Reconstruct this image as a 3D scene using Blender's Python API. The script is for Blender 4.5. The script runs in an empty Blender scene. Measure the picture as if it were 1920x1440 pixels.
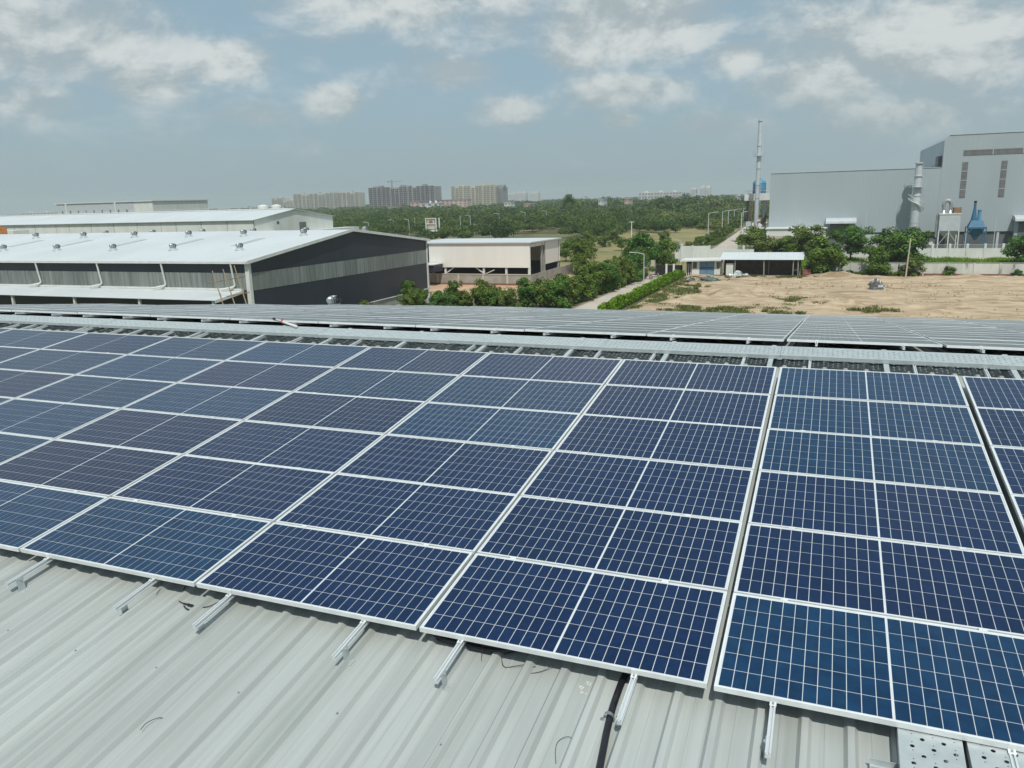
import bpy, math, random
import numpy as np
from mathutils import Matrix, Vector

random.seed(7); rng = np.random.default_rng(7)
rad = math.radians
sc = bpy.context.scene
col = sc.collection

# ------------------------------------------------------------------ camera
SLOPE = rad(7.0); CS, SN = math.cos(SLOPE), math.sin(SLOPE)
def _rx(a): c, s = math.cos(a), math.sin(a); return np.array([[1,0,0],[0,c,-s],[0,s,c]])
def _ry(a): c, s = math.cos(a), math.sin(a); return np.array([[c,0,s],[0,1,0],[-s,0,c]])
def _rz(a): c, s = math.cos(a), math.sin(a); return np.array([[c,-s,0],[s,c,0],[0,0,1]])
CAMR = _rx(SLOPE) @ _rz(.3736779) @ _ry(.0720505) @ _rx(1.2251380)
CAMP = np.array([6.524, -4.332, 14.0])
FPX = 1467.5
cd = bpy.data.cameras.new('camera'); cam = bpy.data.objects.new('camera', cd); col.objects.link(cam)
cam.matrix_world = Matrix.Translation(Vector(CAMP)) @ Matrix(CAMR.tolist()).to_4x4()
cd.sensor_fit = 'HORIZONTAL'; cd.sensor_width = 36.0; cd.lens = FPX / 1920 * 36
cd.clip_start = 0.05; cd.clip_end = 20000
sc.camera = cam
# view ray of a photo pixel met with a level plane / a plane of constant Y: used to read real positions off the photograph
def ray(px, py): return CAMR @ np.array([(px-960)/FPX, (720-py)/FPX, -1.0])
def atz(px, py, z=0.0): d = ray(px, py); return CAMP + d*(z-CAMP[2])/d[2]
def aty(px, py, y): d = ray(px, py); return CAMP + d*(y-CAMP[1])/d[1]

# ------------------------------------------------------------------ light
SUN_EL, SUN_AZ = rad(57), rad(24)          # azimuth measured from -Y (behind the camera) towards +X
sdir = Vector((math.cos(SUN_EL)*math.sin(SUN_AZ), -math.cos(SUN_EL)*math.cos(SUN_AZ), math.sin(SUN_EL)))
sl = bpy.data.lights.new('sun', 'SUN'); sl.energy = 3.35; sl.angle = rad(0.6); sl.color = (1.0, .985, .915)
so = bpy.data.objects.new('sun', sl); col.objects.link(so)
so.rotation_euler = sdir.to_track_quat('Z', 'Y').to_euler(); so.location = (0, 0, 120)

world = bpy.data.worlds.new('World'); sc.world = world; world.use_nodes = True
nt = world.node_tree; nt.nodes.clear()
def N(t, typ, **k):
    n = t.nodes.new(typ)
    for a, b in k.items():
        if a == 'inp':
            for kk, vv in b.items(): n.inputs[kk].default_value = vv
        else: setattr(n, a, b)
    return n
SKY = 0.1
out = N(nt, 'ShaderNodeOutputWorld'); bg = N(nt, 'ShaderNodeBackground', inp={'Strength': SKY})
nis = N(nt, 'ShaderNodeTexSky', sky_type='NISHITA', sun_disc=False, sun_elevation=SUN_EL,
        sun_rotation=math.atan2(sdir.x, sdir.y), air_density=1.0, dust_density=1.6, ozone_density=1.0, altitude=300)
tc = N(nt, 'ShaderNodeTexCoord')
L = nt.links.new
def fbm(zoff, scale, detail):
    m_ = N(nt, 'ShaderNodeMapping', inp={'Location': (3.35, 1.9, .42 + zoff), 'Scale': (1.0, 1.0, 1.7)}); L(tc.outputs['Generated'], m_.inputs['Vector'])
    n_ = N(nt, 'ShaderNodeTexNoise', inp={'Scale': scale, 'Detail': detail, 'Roughness': .60, 'Lacunarity': 2.1, 'Distortion': .2}); L(m_.outputs[0], n_.inputs['Vector']); return n_.outputs[0]
def m2(op, a, b):
    n_ = N(nt, 'ShaderNodeMath', operation=op)
    for k_, q_ in enumerate((a, b)):
        if isinstance(q_, (int, float)): n_.inputs[k_].default_value = q_
        else: L(q_, n_.inputs[k_])
    return n_.outputs[0]
def mrange(v, a, b, c, d, smooth=True):
    n_ = N(nt, 'ShaderNodeMapRange', interpolation_type='SMOOTHSTEP' if smooth else 'LINEAR', inp={'From Min': a, 'From Max': b, 'To Min': c, 'To Max': d}); L(v, n_.inputs['Value']); return n_.outputs[0]
# heaps of cumulus at the bearings where the photograph shows them: bearing (as a photo pixel), width and height in the same measure, weight
HEAPS = [(430,112,105,52,1.0),(262,150,110,58,.95),(625,188,72,44,1.0),(868,138,110,42,.85),(952,206,85,44,1.0),(1200,40,200,95,1.3),(1085,95,90,50,1.1),(1165,168,150,46,.95),(1378,108,70,48,.9),
         (1165,224,45,26,.9),(1545,150,170,62,.85),(110,70,300,120,.95),(700,5,330,55,.8),(1760,70,280,120,.95),(790,262,60,34,.6),(1360,232,120,34,.6),(60,190,130,60,.8),(1700,215,200,60,.7),(480,215,90,30,.55)]
S_ = None
for hx, hy, rx, ry, wt in HEAPS:
    d = ray(hx, hy); d = d/np.linalg.norm(d)
    a = N(nt, 'ShaderNodeVectorMath', operation='SUBTRACT'); L(tc.outputs['Generated'], a.inputs[0]); a.inputs[1].default_value = d
    b = N(nt, 'ShaderNodeVectorMath', operation='MULTIPLY'); L(a.outputs[0], b.inputs[0]); sx = FPX/rx*1.02; b.inputs[1].default_value = (sx, sx, FPX/ry*1.02)
    c = N(nt, 'ShaderNodeVectorMath', operation='LENGTH'); L(b.outputs[0], c.inputs[0])
    v = mrange(c.outputs['Value'], 0.1, 1.25, wt, 0.0)
    S_ = v if S_ is None else m2('MAXIMUM', S_, v)
low = mrange(fbm(0, 1.5, 2.0), .46, .63, .06, .8)
S_ = m2('MAXIMUM', S_, m2('MULTIPLY', low, .9))
f1, f2 = fbm(0, 6.0, 10.0), fbm(.035, 6.0, 8.0)
dens = m2('ADD', m2('MULTIPLY', S_, .42), m2('MULTIPLY', f1, .95))
mask = mrange(dens, .50, .88, 0.14, .95)
shade = mrange(m2('ADD', m2('SUBTRACT', f1, f2), m2('MULTIPLY', m2('SUBTRACT', dens, .7), .25)), -.07, .15, 0.0, 1.0)
ccol = N(nt, 'ShaderNodeMixRGB', inp={'Color1': (3.85, 4.55, 4.8, 1), 'Color2': (6.6, 7.0, 6.95, 1)}); L(shade, ccol.inputs['Fac'])
blue = N(nt, 'ShaderNodeMixRGB', inp={'Fac': .75, 'Color2': (2.85, 4.4, 5.3, 1)}); L(nis.outputs[0], blue.inputs['Color1'])
mixc = N(nt, 'ShaderNodeMixRGB'); L(mask, mixc.inputs['Fac']); L(blue.outputs[0], mixc.inputs['Color1']); L(ccol.outputs[0], mixc.inputs['Color2'])
sep = N(nt, 'ShaderNodeSeparateXYZ'); L(tc.outputs['Generated'], sep.inputs[0])
hmix = N(nt, 'ShaderNodeMixRGB', inp={'Color2': (3.15, 4.05, 4.3, 1)}); L(mrange(sep.outputs['Z'], -.02, .16, .90, 0.0), hmix.inputs['Fac']); L(mixc.outputs[0], hmix.inputs['Color1'])
L(hmix.outputs[0], bg.inputs['Color']); L(bg.outputs[0], out.inputs['Surface'])

vs = sc.view_settings; vs.view_transform = 'Standard'; vs.look = 'None'; vs.exposure = 0.0; vs.gamma = 1.0; vs.use_curve_mapping = False
sc.cycles.use_denoising = True
sc.cycles.max_bounces = 6; sc.cycles.diffuse_bounces = 3; sc.cycles.glossy_bounces = 3
sc.cycles.transmission_bounces = 2; sc.cycles.volume_bounces = 1; sc.cycles.transparent_max_bounces = 8
sc.cycles.caustics_reflective = False; sc.cycles.caustics_refractive = False; sc.cycles.sample_clamp_indirect = 4

# ------------------------------------------------------------------ materials
MATS = {}
def mat(name, c1, c2=None, scale=1.0, stretch=(1,1,1), rough=.6, rough2=None, metal=0.0, bump=0.0, bscale=None, bstretch=None,
        spec=.5, coat=0.0, coatr=.04, dust=0.0, bdetail=4.0, ramp=(.35,.65), detail=5.0, rnd=0.0, stripe=None, c3=None, c3ramp=(.6,.75), c3scale=.3, island=0.0, trans=0.0):
    """noise-mixed procedural surface; stripe=(axis, period, duty, colour) adds fine printed or pressed lines"""
    m = bpy.data.materials.new(name); m.use_nodes = True; t = m.node_tree; b = t.nodes['Principled BSDF']; l = t.links.new
    tcn = N(t, 'ShaderNodeTexCoord'); colr = None
    b.inputs['Roughness'].default_value = rough; b.inputs['Metallic'].default_value = metal
    b.inputs['Specular IOR Level'].default_value = spec
    if coat: b.inputs['Coat Weight'].default_value = coat; b.inputs['Coat Roughness'].default_value = coatr; b.inputs['Coat IOR'].default_value = 1.36
    if dust: b.inputs['Sheen Weight'].default_value = dust; b.inputs['Sheen Roughness'].default_value = .45; b.inputs['Sheen Tint'].default_value = (.90,.89,.86,1)
    mpn = N(t, 'ShaderNodeMapping', inp={'Scale': stretch}); l(tcn.outputs['Object'], mpn.inputs['Vector'])
    if rnd:
        oi = N(t, 'ShaderNodeObjectInfo'); vm = N(t, 'ShaderNodeVectorMath', operation='SCALE'); cx = N(t, 'ShaderNodeCombineXYZ')
        l(oi.outputs['Random'], cx.inputs[0]); l(oi.outputs['Random'], cx.inputs[1]); l(cx.outputs[0], vm.inputs[0]); vm.inputs['Scale'].default_value = 40
        l(vm.outputs[0], mpn.inputs['Location'])
    ns = N(t, 'ShaderNodeTexNoise', inp={'Scale': scale, 'Detail': detail, 'Roughness': .6}); l(mpn.outputs[0], ns.inputs['Vector'])
    rp = N(t, 'ShaderNodeMapRange', interpolation_type='SMOOTHSTEP', inp={'From Min': ramp[0], 'From Max': ramp[1]}); l(ns.outputs[0], rp.inputs['Value'])
    mx = N(t, 'ShaderNodeMixRGB', inp={'Color1': tuple(c1)+(1,), 'Color2': tuple(c2 or c1)+(1,)}); l(rp.outputs[0], mx.inputs['Fac']); colr = mx.outputs[0]
    if c3:
        n3 = N(t, 'ShaderNodeTexNoise', inp={'Scale': c3scale, 'Detail': 6.0, 'Roughness': .65}); l(mpn.outputs[0], n3.inputs['Vector'])
        r3 = N(t, 'ShaderNodeMapRange', interpolation_type='SMOOTHSTEP', inp={'From Min': c3ramp[0], 'From Max': c3ramp[1]}); l(n3.outputs[0], r3.inputs['Value'])
        m3 = N(t, 'ShaderNodeMixRGB', inp={'Color2': tuple(c3)+(1,)}); l(r3.outputs[0], m3.inputs['Fac']); l(colr, m3.inputs['Color1']); colr = m3.outputs[0]
    if stripe:
        ax, per, duty, sc_ = stripe
        sx = N(t, 'ShaderNodeSeparateXYZ'); l(tcn.outputs['Object'], sx.inputs[0])
        dv = N(t, 'ShaderNodeMath', operation='DIVIDE'); dv.inputs[1].default_value = per; l(sx.outputs[ax], dv.inputs[0])
        fr = N(t, 'ShaderNodeMath', operation='FRACT'); l(dv.outputs[0], fr.inputs[0])
        lt = N(t, 'ShaderNodeMath', operation='LESS_THAN'); lt.inputs[1].default_value = duty; l(fr.outputs[0], lt.inputs[0])
        ms = N(t, 'ShaderNodeMixRGB', inp={'Color2': tuple(sc_)+(1,)}); l(lt.outputs[0], ms.inputs['Fac']); l(colr, ms.inputs['Color1']); colr = ms.outputs[0]
    src = None
    if rnd and island:
        hr = N(t, 'ShaderNodeMapRange', inp={'To Min': .5-rnd, 'To Max': .5+rnd*.7}); l(oi.outputs['Random'], hr.inputs['Value'])
        hh_ = N(t, 'ShaderNodeHueSaturation'); l(hr.outputs[0], hh_.inputs['Hue']); l(colr, hh_.inputs['Color']); colr = hh_.outputs[0]
    if rnd:
        src = oi.outputs['Random']; amt = rnd
    if island:
        ge = N(t, 'ShaderNodeNewGeometry'); src = ge.outputs['Random Per Island']; amt = island
    if src:
        mr = N(t, 'ShaderNodeMapRange', inp={'To Min': 1-amt, 'To Max': 1+amt}); l(src, mr.inputs['Value'])
        hs = N(t, 'ShaderNodeHueSaturation'); l(mr.outputs[0], hs.inputs['Value']); l(colr, hs.inputs['Color']); colr = hs.outputs[0]
    l(colr, b.inputs['Base Color'])
    if rough2 is not None:
        rr = N(t, 'ShaderNodeMapRange', inp={'To Min': rough, 'To Max': rough2}); l(ns.outputs[0], rr.inputs['Value']); l(rr.outputs[0], b.inputs['Roughness'])
    if bump:
        mb = N(t, 'ShaderNodeMapping', inp={'Scale': bstretch or stretch}); l(tcn.outputs['Object'], mb.inputs['Vector'])
        nb = N(t, 'ShaderNodeTexNoise', inp={'Scale': bscale or scale*3, 'Detail': bdetail}); l(mb.outputs[0], nb.inputs['Vector'])
        bp = N(t, 'ShaderNodeBump', inp={'Strength': min(1, bump*4), 'Distance': bump}); l(nb.outputs[0], bp.inputs['Height']); l(bp.outputs[0], b.inputs['Normal'])
    if trans:
        tr = N(t, 'ShaderNodeBsdfTranslucent'); l(colr, tr.inputs['Color']); ms_ = N(t, 'ShaderNodeMixShader', inp={'Fac': trans})
        l(b.outputs[0], ms_.inputs[1]); l(tr.outputs[0], ms_.inputs[2]); l(ms_.outputs[0], t.nodes['Material Output'].inputs['Surface'])
    MATS[name] = m
    return m
M = {}
def mk(name, *a, **k): M[name] = mat(name, *a, **k)
mk('sheet', (.412,.434,.416), (.478,.502,.484), scale=2.6, stretch=(3.0,.12,1), rough=.42, rough2=.56, metal=.15, bump=.004, bscale=5, bstretch=(1,.25,1), rnd=.06, c3=(.34,.362,.338), c3ramp=(.48,.74), c3scale=1.4, detail=8)
mk('cell_navy', (.0022,.0145,.056), (.0048,.022,.080), scale=22, rough=.5, spec=.02, coat=1.0, coatr=.16, dust=0.0, stripe=(1,.0163,.2,(.012,.030,.076)), rnd=.10, c3=(.006,.022,.064), c3scale=9, c3ramp=(.5,.7))
mk('cell_blue', (.0024,.026,.074), (.0050,.041,.104), scale=7, rough=.5, spec=.02, coat=1.0, coatr=.16, dust=0.0, stripe=(1,.0163,.2,(.013,.039,.090)), rnd=.10, c3=(.006,.040,.09), c3scale=6, c3ramp=(.5,.7))
mk('cell_ink', (.0022,.0135,.051), (.0045,.0200,.073), scale=22, rough=.5, spec=.02, coat=1.0, coatr=.16, dust=0.0, stripe=(1,.0163,.2,(.012,.028,.072)), rnd=.10, c3=(.006,.020,.06), c3scale=9, c3ramp=(.5,.7))
mk('cell_glare', (.045,.050,.066), (.085,.089,.098), scale=6, rough=.6, spec=.05, coat=1.0, coatr=.26, dust=.4, rnd=.10, c3=(.13,.128,.122), c3scale=2, c3ramp=(.5,.75))  # far slope cells: grazing glare put into a paler colour and sheen (dust)
mk('backsheet', (.66,.69,.71), (.60,.63,.65), scale=3, rough=.5, spec=.1, coat=1.0, coatr=.22, dust=.05)
mk('alu', (.80,.82,.82), (.71,.73,.73), scale=8, rough=.40, metal=.15, rnd=.06)
mk('rail_alu', (.74,.77,.78), (.66,.69,.70), scale=10, rough=.38, metal=.3)
mk('galv', (.50,.55,.555), (.575,.62,.62), scale=9, rough=.38, metal=.35, bump=.0006, bscale=30, c3=(.43,.475,.48), c3scale=3, rnd=.05)
mk('steel', (.5,.52,.53), (.42,.44,.45), scale=12, rough=.32, metal=.8)
mk('black_plastic', (.012,.012,.016), (.02,.02,.026), scale=20, rough=.3)
mk('wire', (.015,.015,.016), rough=.5)
mk('lean_to_shade', (.075,.065,.055), (.11,.10,.085), scale=1.5, rough=.95)  # shade inside the lean-to, painted as dark brown on its wall and floor
mk('chalk', (.72,.74,.73), (.6,.62,.6), scale=60, rough=.9)
mk('white_sheet', (.66,.69,.70), (.59,.62,.63), scale=.12, stretch=(1,.4,1), rough=.42, rough2=.55, metal=.1, c3=(.58,.61,.61), c3ramp=(.55,.8), c3scale=.25, stripe=(0,1.0,.05,(.56,.59,.60)))
mk('roof_light', (.50,.53,.53), (.42,.45,.45), scale=1, rough=.4)
mk('white_wall', (.70,.71,.67), (.63,.64,.60), scale=.4, stretch=(1,1,.3), rough=.6, c3=(.50,.50,.46), c3ramp=(.58,.85), c3scale=.5)
mk('white_trim', (.68,.69,.66), (.6,.61,.58), scale=1.5, rough=.5)
mk('charcoal', (.020,.025,.038), (.026,.032,.046), scale=.5, stretch=(1,1,.15), rough=.42, stripe=(1,.3,.18,(.015,.018,.028)), c3=(.030,.036,.05), c3scale=.2)
mk('charcoal_x', (.024,.027,.040), (.030,.034,.048), scale=.5, stretch=(1,1,.15), rough=.42, stripe=(0,.3,.18,(.018,.02,.03)))
mk('translucent', (.15,.17,.165), (.24,.26,.245), scale=1.6, stretch=(2.5,2.5,.1), rough=.35, rnd=.16, c3=(.11,.125,.125), c3scale=1.2, c3ramp=(.5,.75), bump=.01, bscale=3)
mk('concrete', (.36,.35,.31), (.27,.26,.23), scale=.6, rough=.9, bump=.01, c3=(.20,.19,.17), c3scale=.25, c3ramp=(.55,.8))
mk('concrete_pale', (.54,.475,.40), (.47,.41,.345), scale=.25, rough=.9, bump=.01, c3=(.36,.31,.26), c3scale=.35, c3ramp=(.56,.8))
mk('soil', (.435,.325,.21), (.575,.45,.31), scale=.5, stretch=(.6,1.9,1), rough=1, bump=.3, bscale=2.2, bdetail=12, c3=(.33,.235,.145), c3scale=.3, c3ramp=(.49,.62), detail=14)
mk('soil_red', (.44,.29,.18), (.52,.37,.24), scale=.3, rough=1, bump=.05, bscale=2)
mk('scrubland', (.115,.120,.050), (.22,.19,.09), scale=.02, rough=1, detail=9, c3=(.07,.085,.034), c3scale=.05, c3ramp=(.42,.6))
mk('dry_grass', (.29,.235,.105), (.20,.19,.075), scale=.06, rough=1, detail=8, bump=.08, bscale=.8, c3=(.12,.135,.05), c3scale=.09, c3ramp=(.52,.68))
mk('cream_wall', (.80,.77,.72), (.75,.72,.675), scale=.3, stretch=(1,1,.2), rough=.55, stripe=(0,.35,.1,(.71,.68,.635)))
mk('cream_wall_y', (.80,.77,.72), (.75,.72,.675), scale=.3, stretch=(1,1,.2), rough=.55, stripe=(1,.35,.1,(.71,.68,.635)))
mk('factory_grey', (.38,.43,.455), (.365,.412,.437), scale=.15, stretch=(1,1,.25), rough=.5, stripe=(0,1.0,.1,(.355,.402,.427)), c3=(.345,.39,.415), c3scale=.08, c3ramp=(.5,.8))
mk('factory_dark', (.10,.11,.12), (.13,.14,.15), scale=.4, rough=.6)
mk('louvre', (.135,.138,.138), (.175,.175,.172), scale=1, stretch=(1,1,.2), rough=.5, stripe=(2,.9,.1,(.11,.112,.112)))
mk('dark_void', (.012,.012,.014), (.02,.02,.022), scale=1, rough=.9)
mk('stack_grey', (.55,.58,.60), (.48,.51,.53), scale=.8, rough=.5, metal=.1)
mk('duct_metal', (.5,.5,.48), (.38,.38,.36), scale=1.5, rough=.4, metal=.6)
mk('rust', (.20,.12,.07), (.28,.19,.12), scale=2, rough=.9)
mk('machine_blue', (.035,.16,.28), (.03,.125,.22), scale=2, rough=.55)
mk('tank_blue', (.10,.31,.48), (.08,.26,.42), scale=1, rough=.45)
mk('door_blue', (.13,.245,.35), (.11,.21,.30), scale=2, rough=.6)
mk('door_blue_dark', (.04,.085,.16), rough=.5)
mk('paint_white', (.70,.71,.68), (.62,.63,.60), scale=.5, stretch=(1,1,.4), rough=.7, c3=(.48,.48,.44), c3ramp=(.58,.85), c3scale=.6)
mk('stained_wall', (.62,.62,.57), (.50,.50,.455), scale=.5, stretch=(1,1,.35), rough=.9, c3=(.13,.13,.12), c3scale=.9, c3ramp=(.56,.76))
mk('brick_red', (.30,.12,.09), (.22,.09,.07), scale=2, rough=.9)
mk('leaf_a', (.052,.116,.016), (.120,.212,.034), scale=.9, rough=.7, spec=.25, island=.5, rnd=.035, trans=.25)
mk('leaf_b', (.070,.124,.022), (.142,.220,.048), scale=.9, rough=.7, spec=.25, island=.5, rnd=.035, trans=.25)
mk('leaf_hedge', (.115,.23,.014), (.19,.32,.022), scale=1.0, rough=.7, spec=.25, island=.4, trans=.3)
mk('leaf_scrub', (.046,.094,.024), (.092,.148,.036), scale=.06, rough=.8, spec=.2, island=.4, trans=.22, detail=8, ramp=(.36,.64), c3=(.150,.185,.052), c3scale=.022, c3ramp=(.48,.64))
mk('grass_leaf', (.13,.17,.045), (.20,.21,.07), scale=.8, rough=.7, island=.4, trans=.3)
mk('bark', (.10,.075,.05), (.15,.12,.085), scale=3, rough=.95, bump=.02)
mk('bamboo', (.22,.155,.085), (.30,.22,.12), scale=3, rough=.7)
mk('pole_grey', (.60,.62,.63), (.52,.54,.55), scale=2, rough=.5, metal=.1)
mk('tarp_dark', (.05,.05,.055), (.12,.12,.125), scale=3, rough=.5, bump=.03)
mk('tarp_white', (.6,.62,.62), (.45,.47,.47), scale=3, rough=.6)
mk('tarp_green', (.06,.14,.10), (.10,.17,.13), scale=4, rough=.8)
mk('orange', (.55,.20,.05), (.45,.16,.04), scale=5, rough=.7)
mk('red_tape', (.55,.03,.06), rough=.6)
mk('glass_dark', (.03,.04,.05), (.045,.055,.065), scale=1, rough=.1, spec=.8)
for nm, a, b in (('apt_beige', (.56,.52,.41), (.50,.46,.36)), ('apt_tan', (.48,.46,.40), (.42,.40,.35)), ('apt_grey', (.27,.26,.265), (.33,.31,.31)), ('apt_white', (.62,.62,.60), (.56,.56,.55)), ('apt_pink', (.50,.33,.30), (.55,.42,.38)), ('roof_red', (.25,.10,.08), (.30,.15,.12))):
    mk(nm, a, b, scale=.06, rough=.85)

# ------------------------------------------------------------------ builders
ORG = {}
class MB:
    def __init__(s): s.v = []; s.f = []; s.mi = []; s.m = 0; s.sm = False
    def add(s, vs_, fs):
        o = len(s.v); s.v += [tuple(map(float, p)) for p in vs_]
        for f in fs: s.f.append(tuple(i+o for i in f)); s.mi.append(s.m)
        return s
    def box(s, x0, x1, y0, y1, z0, z1):
        return s.add([(x0,y0,z0),(x1,y0,z0),(x1,y1,z0),(x0,y1,z0),(x0,y0,z1),(x1,y0,z1),(x1,y1,z1),(x0,y1,z1)],
                     [(0,3,2,1),(4,5,6,7),(0,1,5,4),(1,2,6,5),(2,3,7,6),(3,0,4,7)])
    def beam(s, a, b, w, h=None, up=(0,0,1)):
        a, b = Vector(a), Vector(b); d = (b-a).normalized(); u = Vector(up)
        if abs(d.dot(u)) > .99: u = Vector((0,1,0))
        x = d.cross(u).normalized()*w/2; y = x.cross(d).normalized()*(h or w)/2
        return s.add([a-x-y,a+x-y,a+x+y,a-x+y,b-x-y,b+x-y,b+x+y,b-x+y],[(0,3,2,1),(4,5,6,7),(0,1,5,4),(1,2,6,5),(2,3,7,6),(3,0,4,7)])
    def tube(s, pts, r, n=8, caps=True):
        pts = [Vector(p) for p in pts]; rs = r if isinstance(r, (list, tuple)) else [r]*len(pts)
        vs_ = []; prev = None
        for i, p in enumerate(pts):
            d = (pts[min(i+1,len(pts)-1)]-pts[max(i-1,0)]).normalized()
            if prev is None:
                u = Vector((0,0,1)) if abs(d.z) < .9 else Vector((1,0,0)); x = d.cross(u).normalized()
            else: x = (prev - d*prev.dot(d)).normalized()
            prev = x; y = d.cross(x)
            vs_ += [p + (x*math.cos(k*math.tau/n) + y*math.sin(k*math.tau/n))*rs[i] for k in range(n)]
        fs = [(i*n+k, i*n+(k+1)%n, (i+1)*n+(k+1)%n, (i+1)*n+k) for i in range(len(pts)-1) for k in range(n)]
        if caps: fs += [tuple(range(n))[::-1], tuple((len(pts)-1)*n+k for k in range(n))]
        return s.add(vs_, fs)
    def lathe(s, prof, c=(0,0,0), n=16):
        vs_ = [(c[0]+r*math.cos(k*math.tau/n), c[1]+r*math.sin(k*math.tau/n), c[2]+z) for r, z in prof for k in range(n)]
        fs = [(i*n+k, i*n+(k+1)%n, (i+1)*n+(k+1)%n, (i+1)*n+k) for i in range(len(prof)-1) for k in range(n)]
        fs += [tuple(range(n))[::-1], tuple((len(prof)-1)*n+k for k in range(n))]
        return s.add(vs_, fs)
    def prism(s, poly, vec):
        n = len(poly); v2 = Vector(vec)
        vs_ = [Vector(p) for p in poly] + [Vector(p)+v2 for p in poly]
        return s.add(vs_, [tuple(range(n))[::-1], tuple(range(n, 2*n))] + [(i, (i+1)%n, n+(i+1)%n, n+i) for i in range(n)])
    def quad(s, a, b, c, d): return s.add([a,b,c,d], [(0,1,2,3)])
    def mesh(s, name, mats, smooth=False, off=(0,0,0)):
        me = bpy.data.meshes.new(name); o = Vector(off)
        me.from_pydata([(p[0]-o.x, p[1]-o.y, p[2]-o.z) for p in s.v], [], s.f)
        for m_ in (mats if isinstance(mats, (list, tuple)) else [mats]): me.materials.append(M[m_] if isinstance(m_, str) else m_)
        me.polygons.foreach_set('material_index', s.mi)
        if smooth: me.polygons.foreach_set('use_smooth', [True]*len(s.f))
        import bmesh
        bm = bmesh.new(); bm.from_mesh(me); bmesh.ops.recalc_face_normals(bm, faces=bm.faces); bm.to_mesh(me); bm.free()
        me.update(); return me
    def part(s, name, mats, parent, smooth=False, label=None, stuff=False):
        o = link(name, s.mesh(name, mats, smooth, ORG.get(parent.name, (0,0,0))), parent); ORG[o.name] = ORG.get(parent.name, (0,0,0))
        if label: o['label'] = label
        if stuff: o['kind'] = 'stuff'
        return o
def link(name, data, parent=None):
    o = bpy.data.objects.new(name, data); col.objects.link(o)
    if parent: o.parent = parent
    return o
def tag(o, label, cat, group=None):
    o['label'] = label; o['category'] = cat
    if group: o['group'] = group
    return o
def thing(name, label, cat, loc=(0,0,0), group=None):
    o = link(name, None); o.empty_display_size = .2; o.location = loc; ORG[o.name] = tuple(map(float, loc))
    return tag(o, label, cat, group)
def solid(name, mb, mats, label, cat, loc=(0,0,0), group=None, smooth=False):
    o = link(name, mb.mesh(name, mats, smooth, loc)); o.location = loc; ORG[o.name] = tuple(loc)
    return tag(o, label, cat, group)
def struct(name, mb, mats, smooth=False):
    o = link(name, mb.mesh(name, mats, smooth)); o['kind'] = 'structure'; return o
def copy_tree(o, loc=None, label=None, parent=None):
    c = o.copy(); col.objects.link(c)
    if parent: c.parent = parent
    if loc is not None: c.location = loc
    if label: c['label'] = label
    for ch in list(o.children): copy_tree(ch, None, None, c)
    return c
ORD = ['', 'first', 'second', 'third', 'fourth', 'fifth', 'sixth', 'seventh', 'eighth', 'ninth', 'tenth', 'eleventh', 'twelfth', 'thirteenth', 'fourteenth', 'fifteenth', 'sixteenth', 'seventeenth', 'eighteenth', 'nineteenth', 'twentieth']

# ================================================================== the roof we stand above
Z0 = 11.093
def rf(u, v, w): return Vector((u, v*CS - w*SN, v*SN + w*CS + Z0))           # near slope: u along ridge, v up the slope, w off it
VR = 7.02                                                                     # ridge
RY, RZ = VR*CS, VR*SN + Z0
def fr_(u, v, w): return Vector((u, RY + v*CS + w*SN, RZ - v*SN + w*CS))      # far slope: v down from the ridge
PAN = -.172
XL, XR, VLO, VFAR = -17.0, 19.0, -9.0, 17.2

wh = thing('warehouse', 'grey corrugated metal factory roof in the foreground carrying the solar panels', 'building', (0, 0, 0))
def sheet_profile(width=1.0):
    p = []
    for k in range(4):
        c = k*.25 + .06
        p += [(c-.048,0),(c-.040,.0015),(c-.019,.033),(c+.019,.033),(c+.040,.0015),(c+.048,0),
              (c+.105,0),(c+.112,.0035),(c+.126,.0035),(c+.133,0)]
    p += [(1.0+.012,0),(1.0+.02,.0015),(1.0+.041,.033),(1.0+.079,.033),(1.0+.1,.0015)]
    return p
def sheet_mesh(name, v0, v1, far=False):
    mb = MB(); prof = sheet_profile(); nv = 14; vs_ = []
    for j in range(nv+1):
        v = v0 + (v1-v0)*j/nv
        for (x, h) in prof:
            wob = .0022*math.sin(v*2.1+x*7) + .0015*math.sin(v*5.3+x*3)
            vs_.append((x, v, PAN + h + (wob if h < .01 else wob*.3)))
    n = len(prof)
    fs = [(j*n+i, j*n+i+1, (j+1)*n+i+1, (j+1)*n+i) for j in range(nv) for i in range(n-1)]
    mb.add(vs_, fs); m_ = mb.mesh(name, 'sheet', True); m_.set_sharp_from_angle(angle=rad(15)); return m_
def sheets(me, rotx, oy, oz, x0, x1):
    x = x0; k = 0
    while x < x1:
        o = link('roof_sheet', me, wh); o.location = (x, oy, oz + (.0022 if k % 2 else 0)); o.rotation_euler = (rotx, 0, 0); x += 1.0; k += 1
me = sheet_mesh('roof_sheet', VLO, VR-.02)
sheets(me, SLOPE, 0, Z0, XL, XR)
me2 = sheet_mesh('far_roof_sheet', .02, VFAR)
sheets(me2, -SLOPE, RY, RZ, XL, XR)
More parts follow.
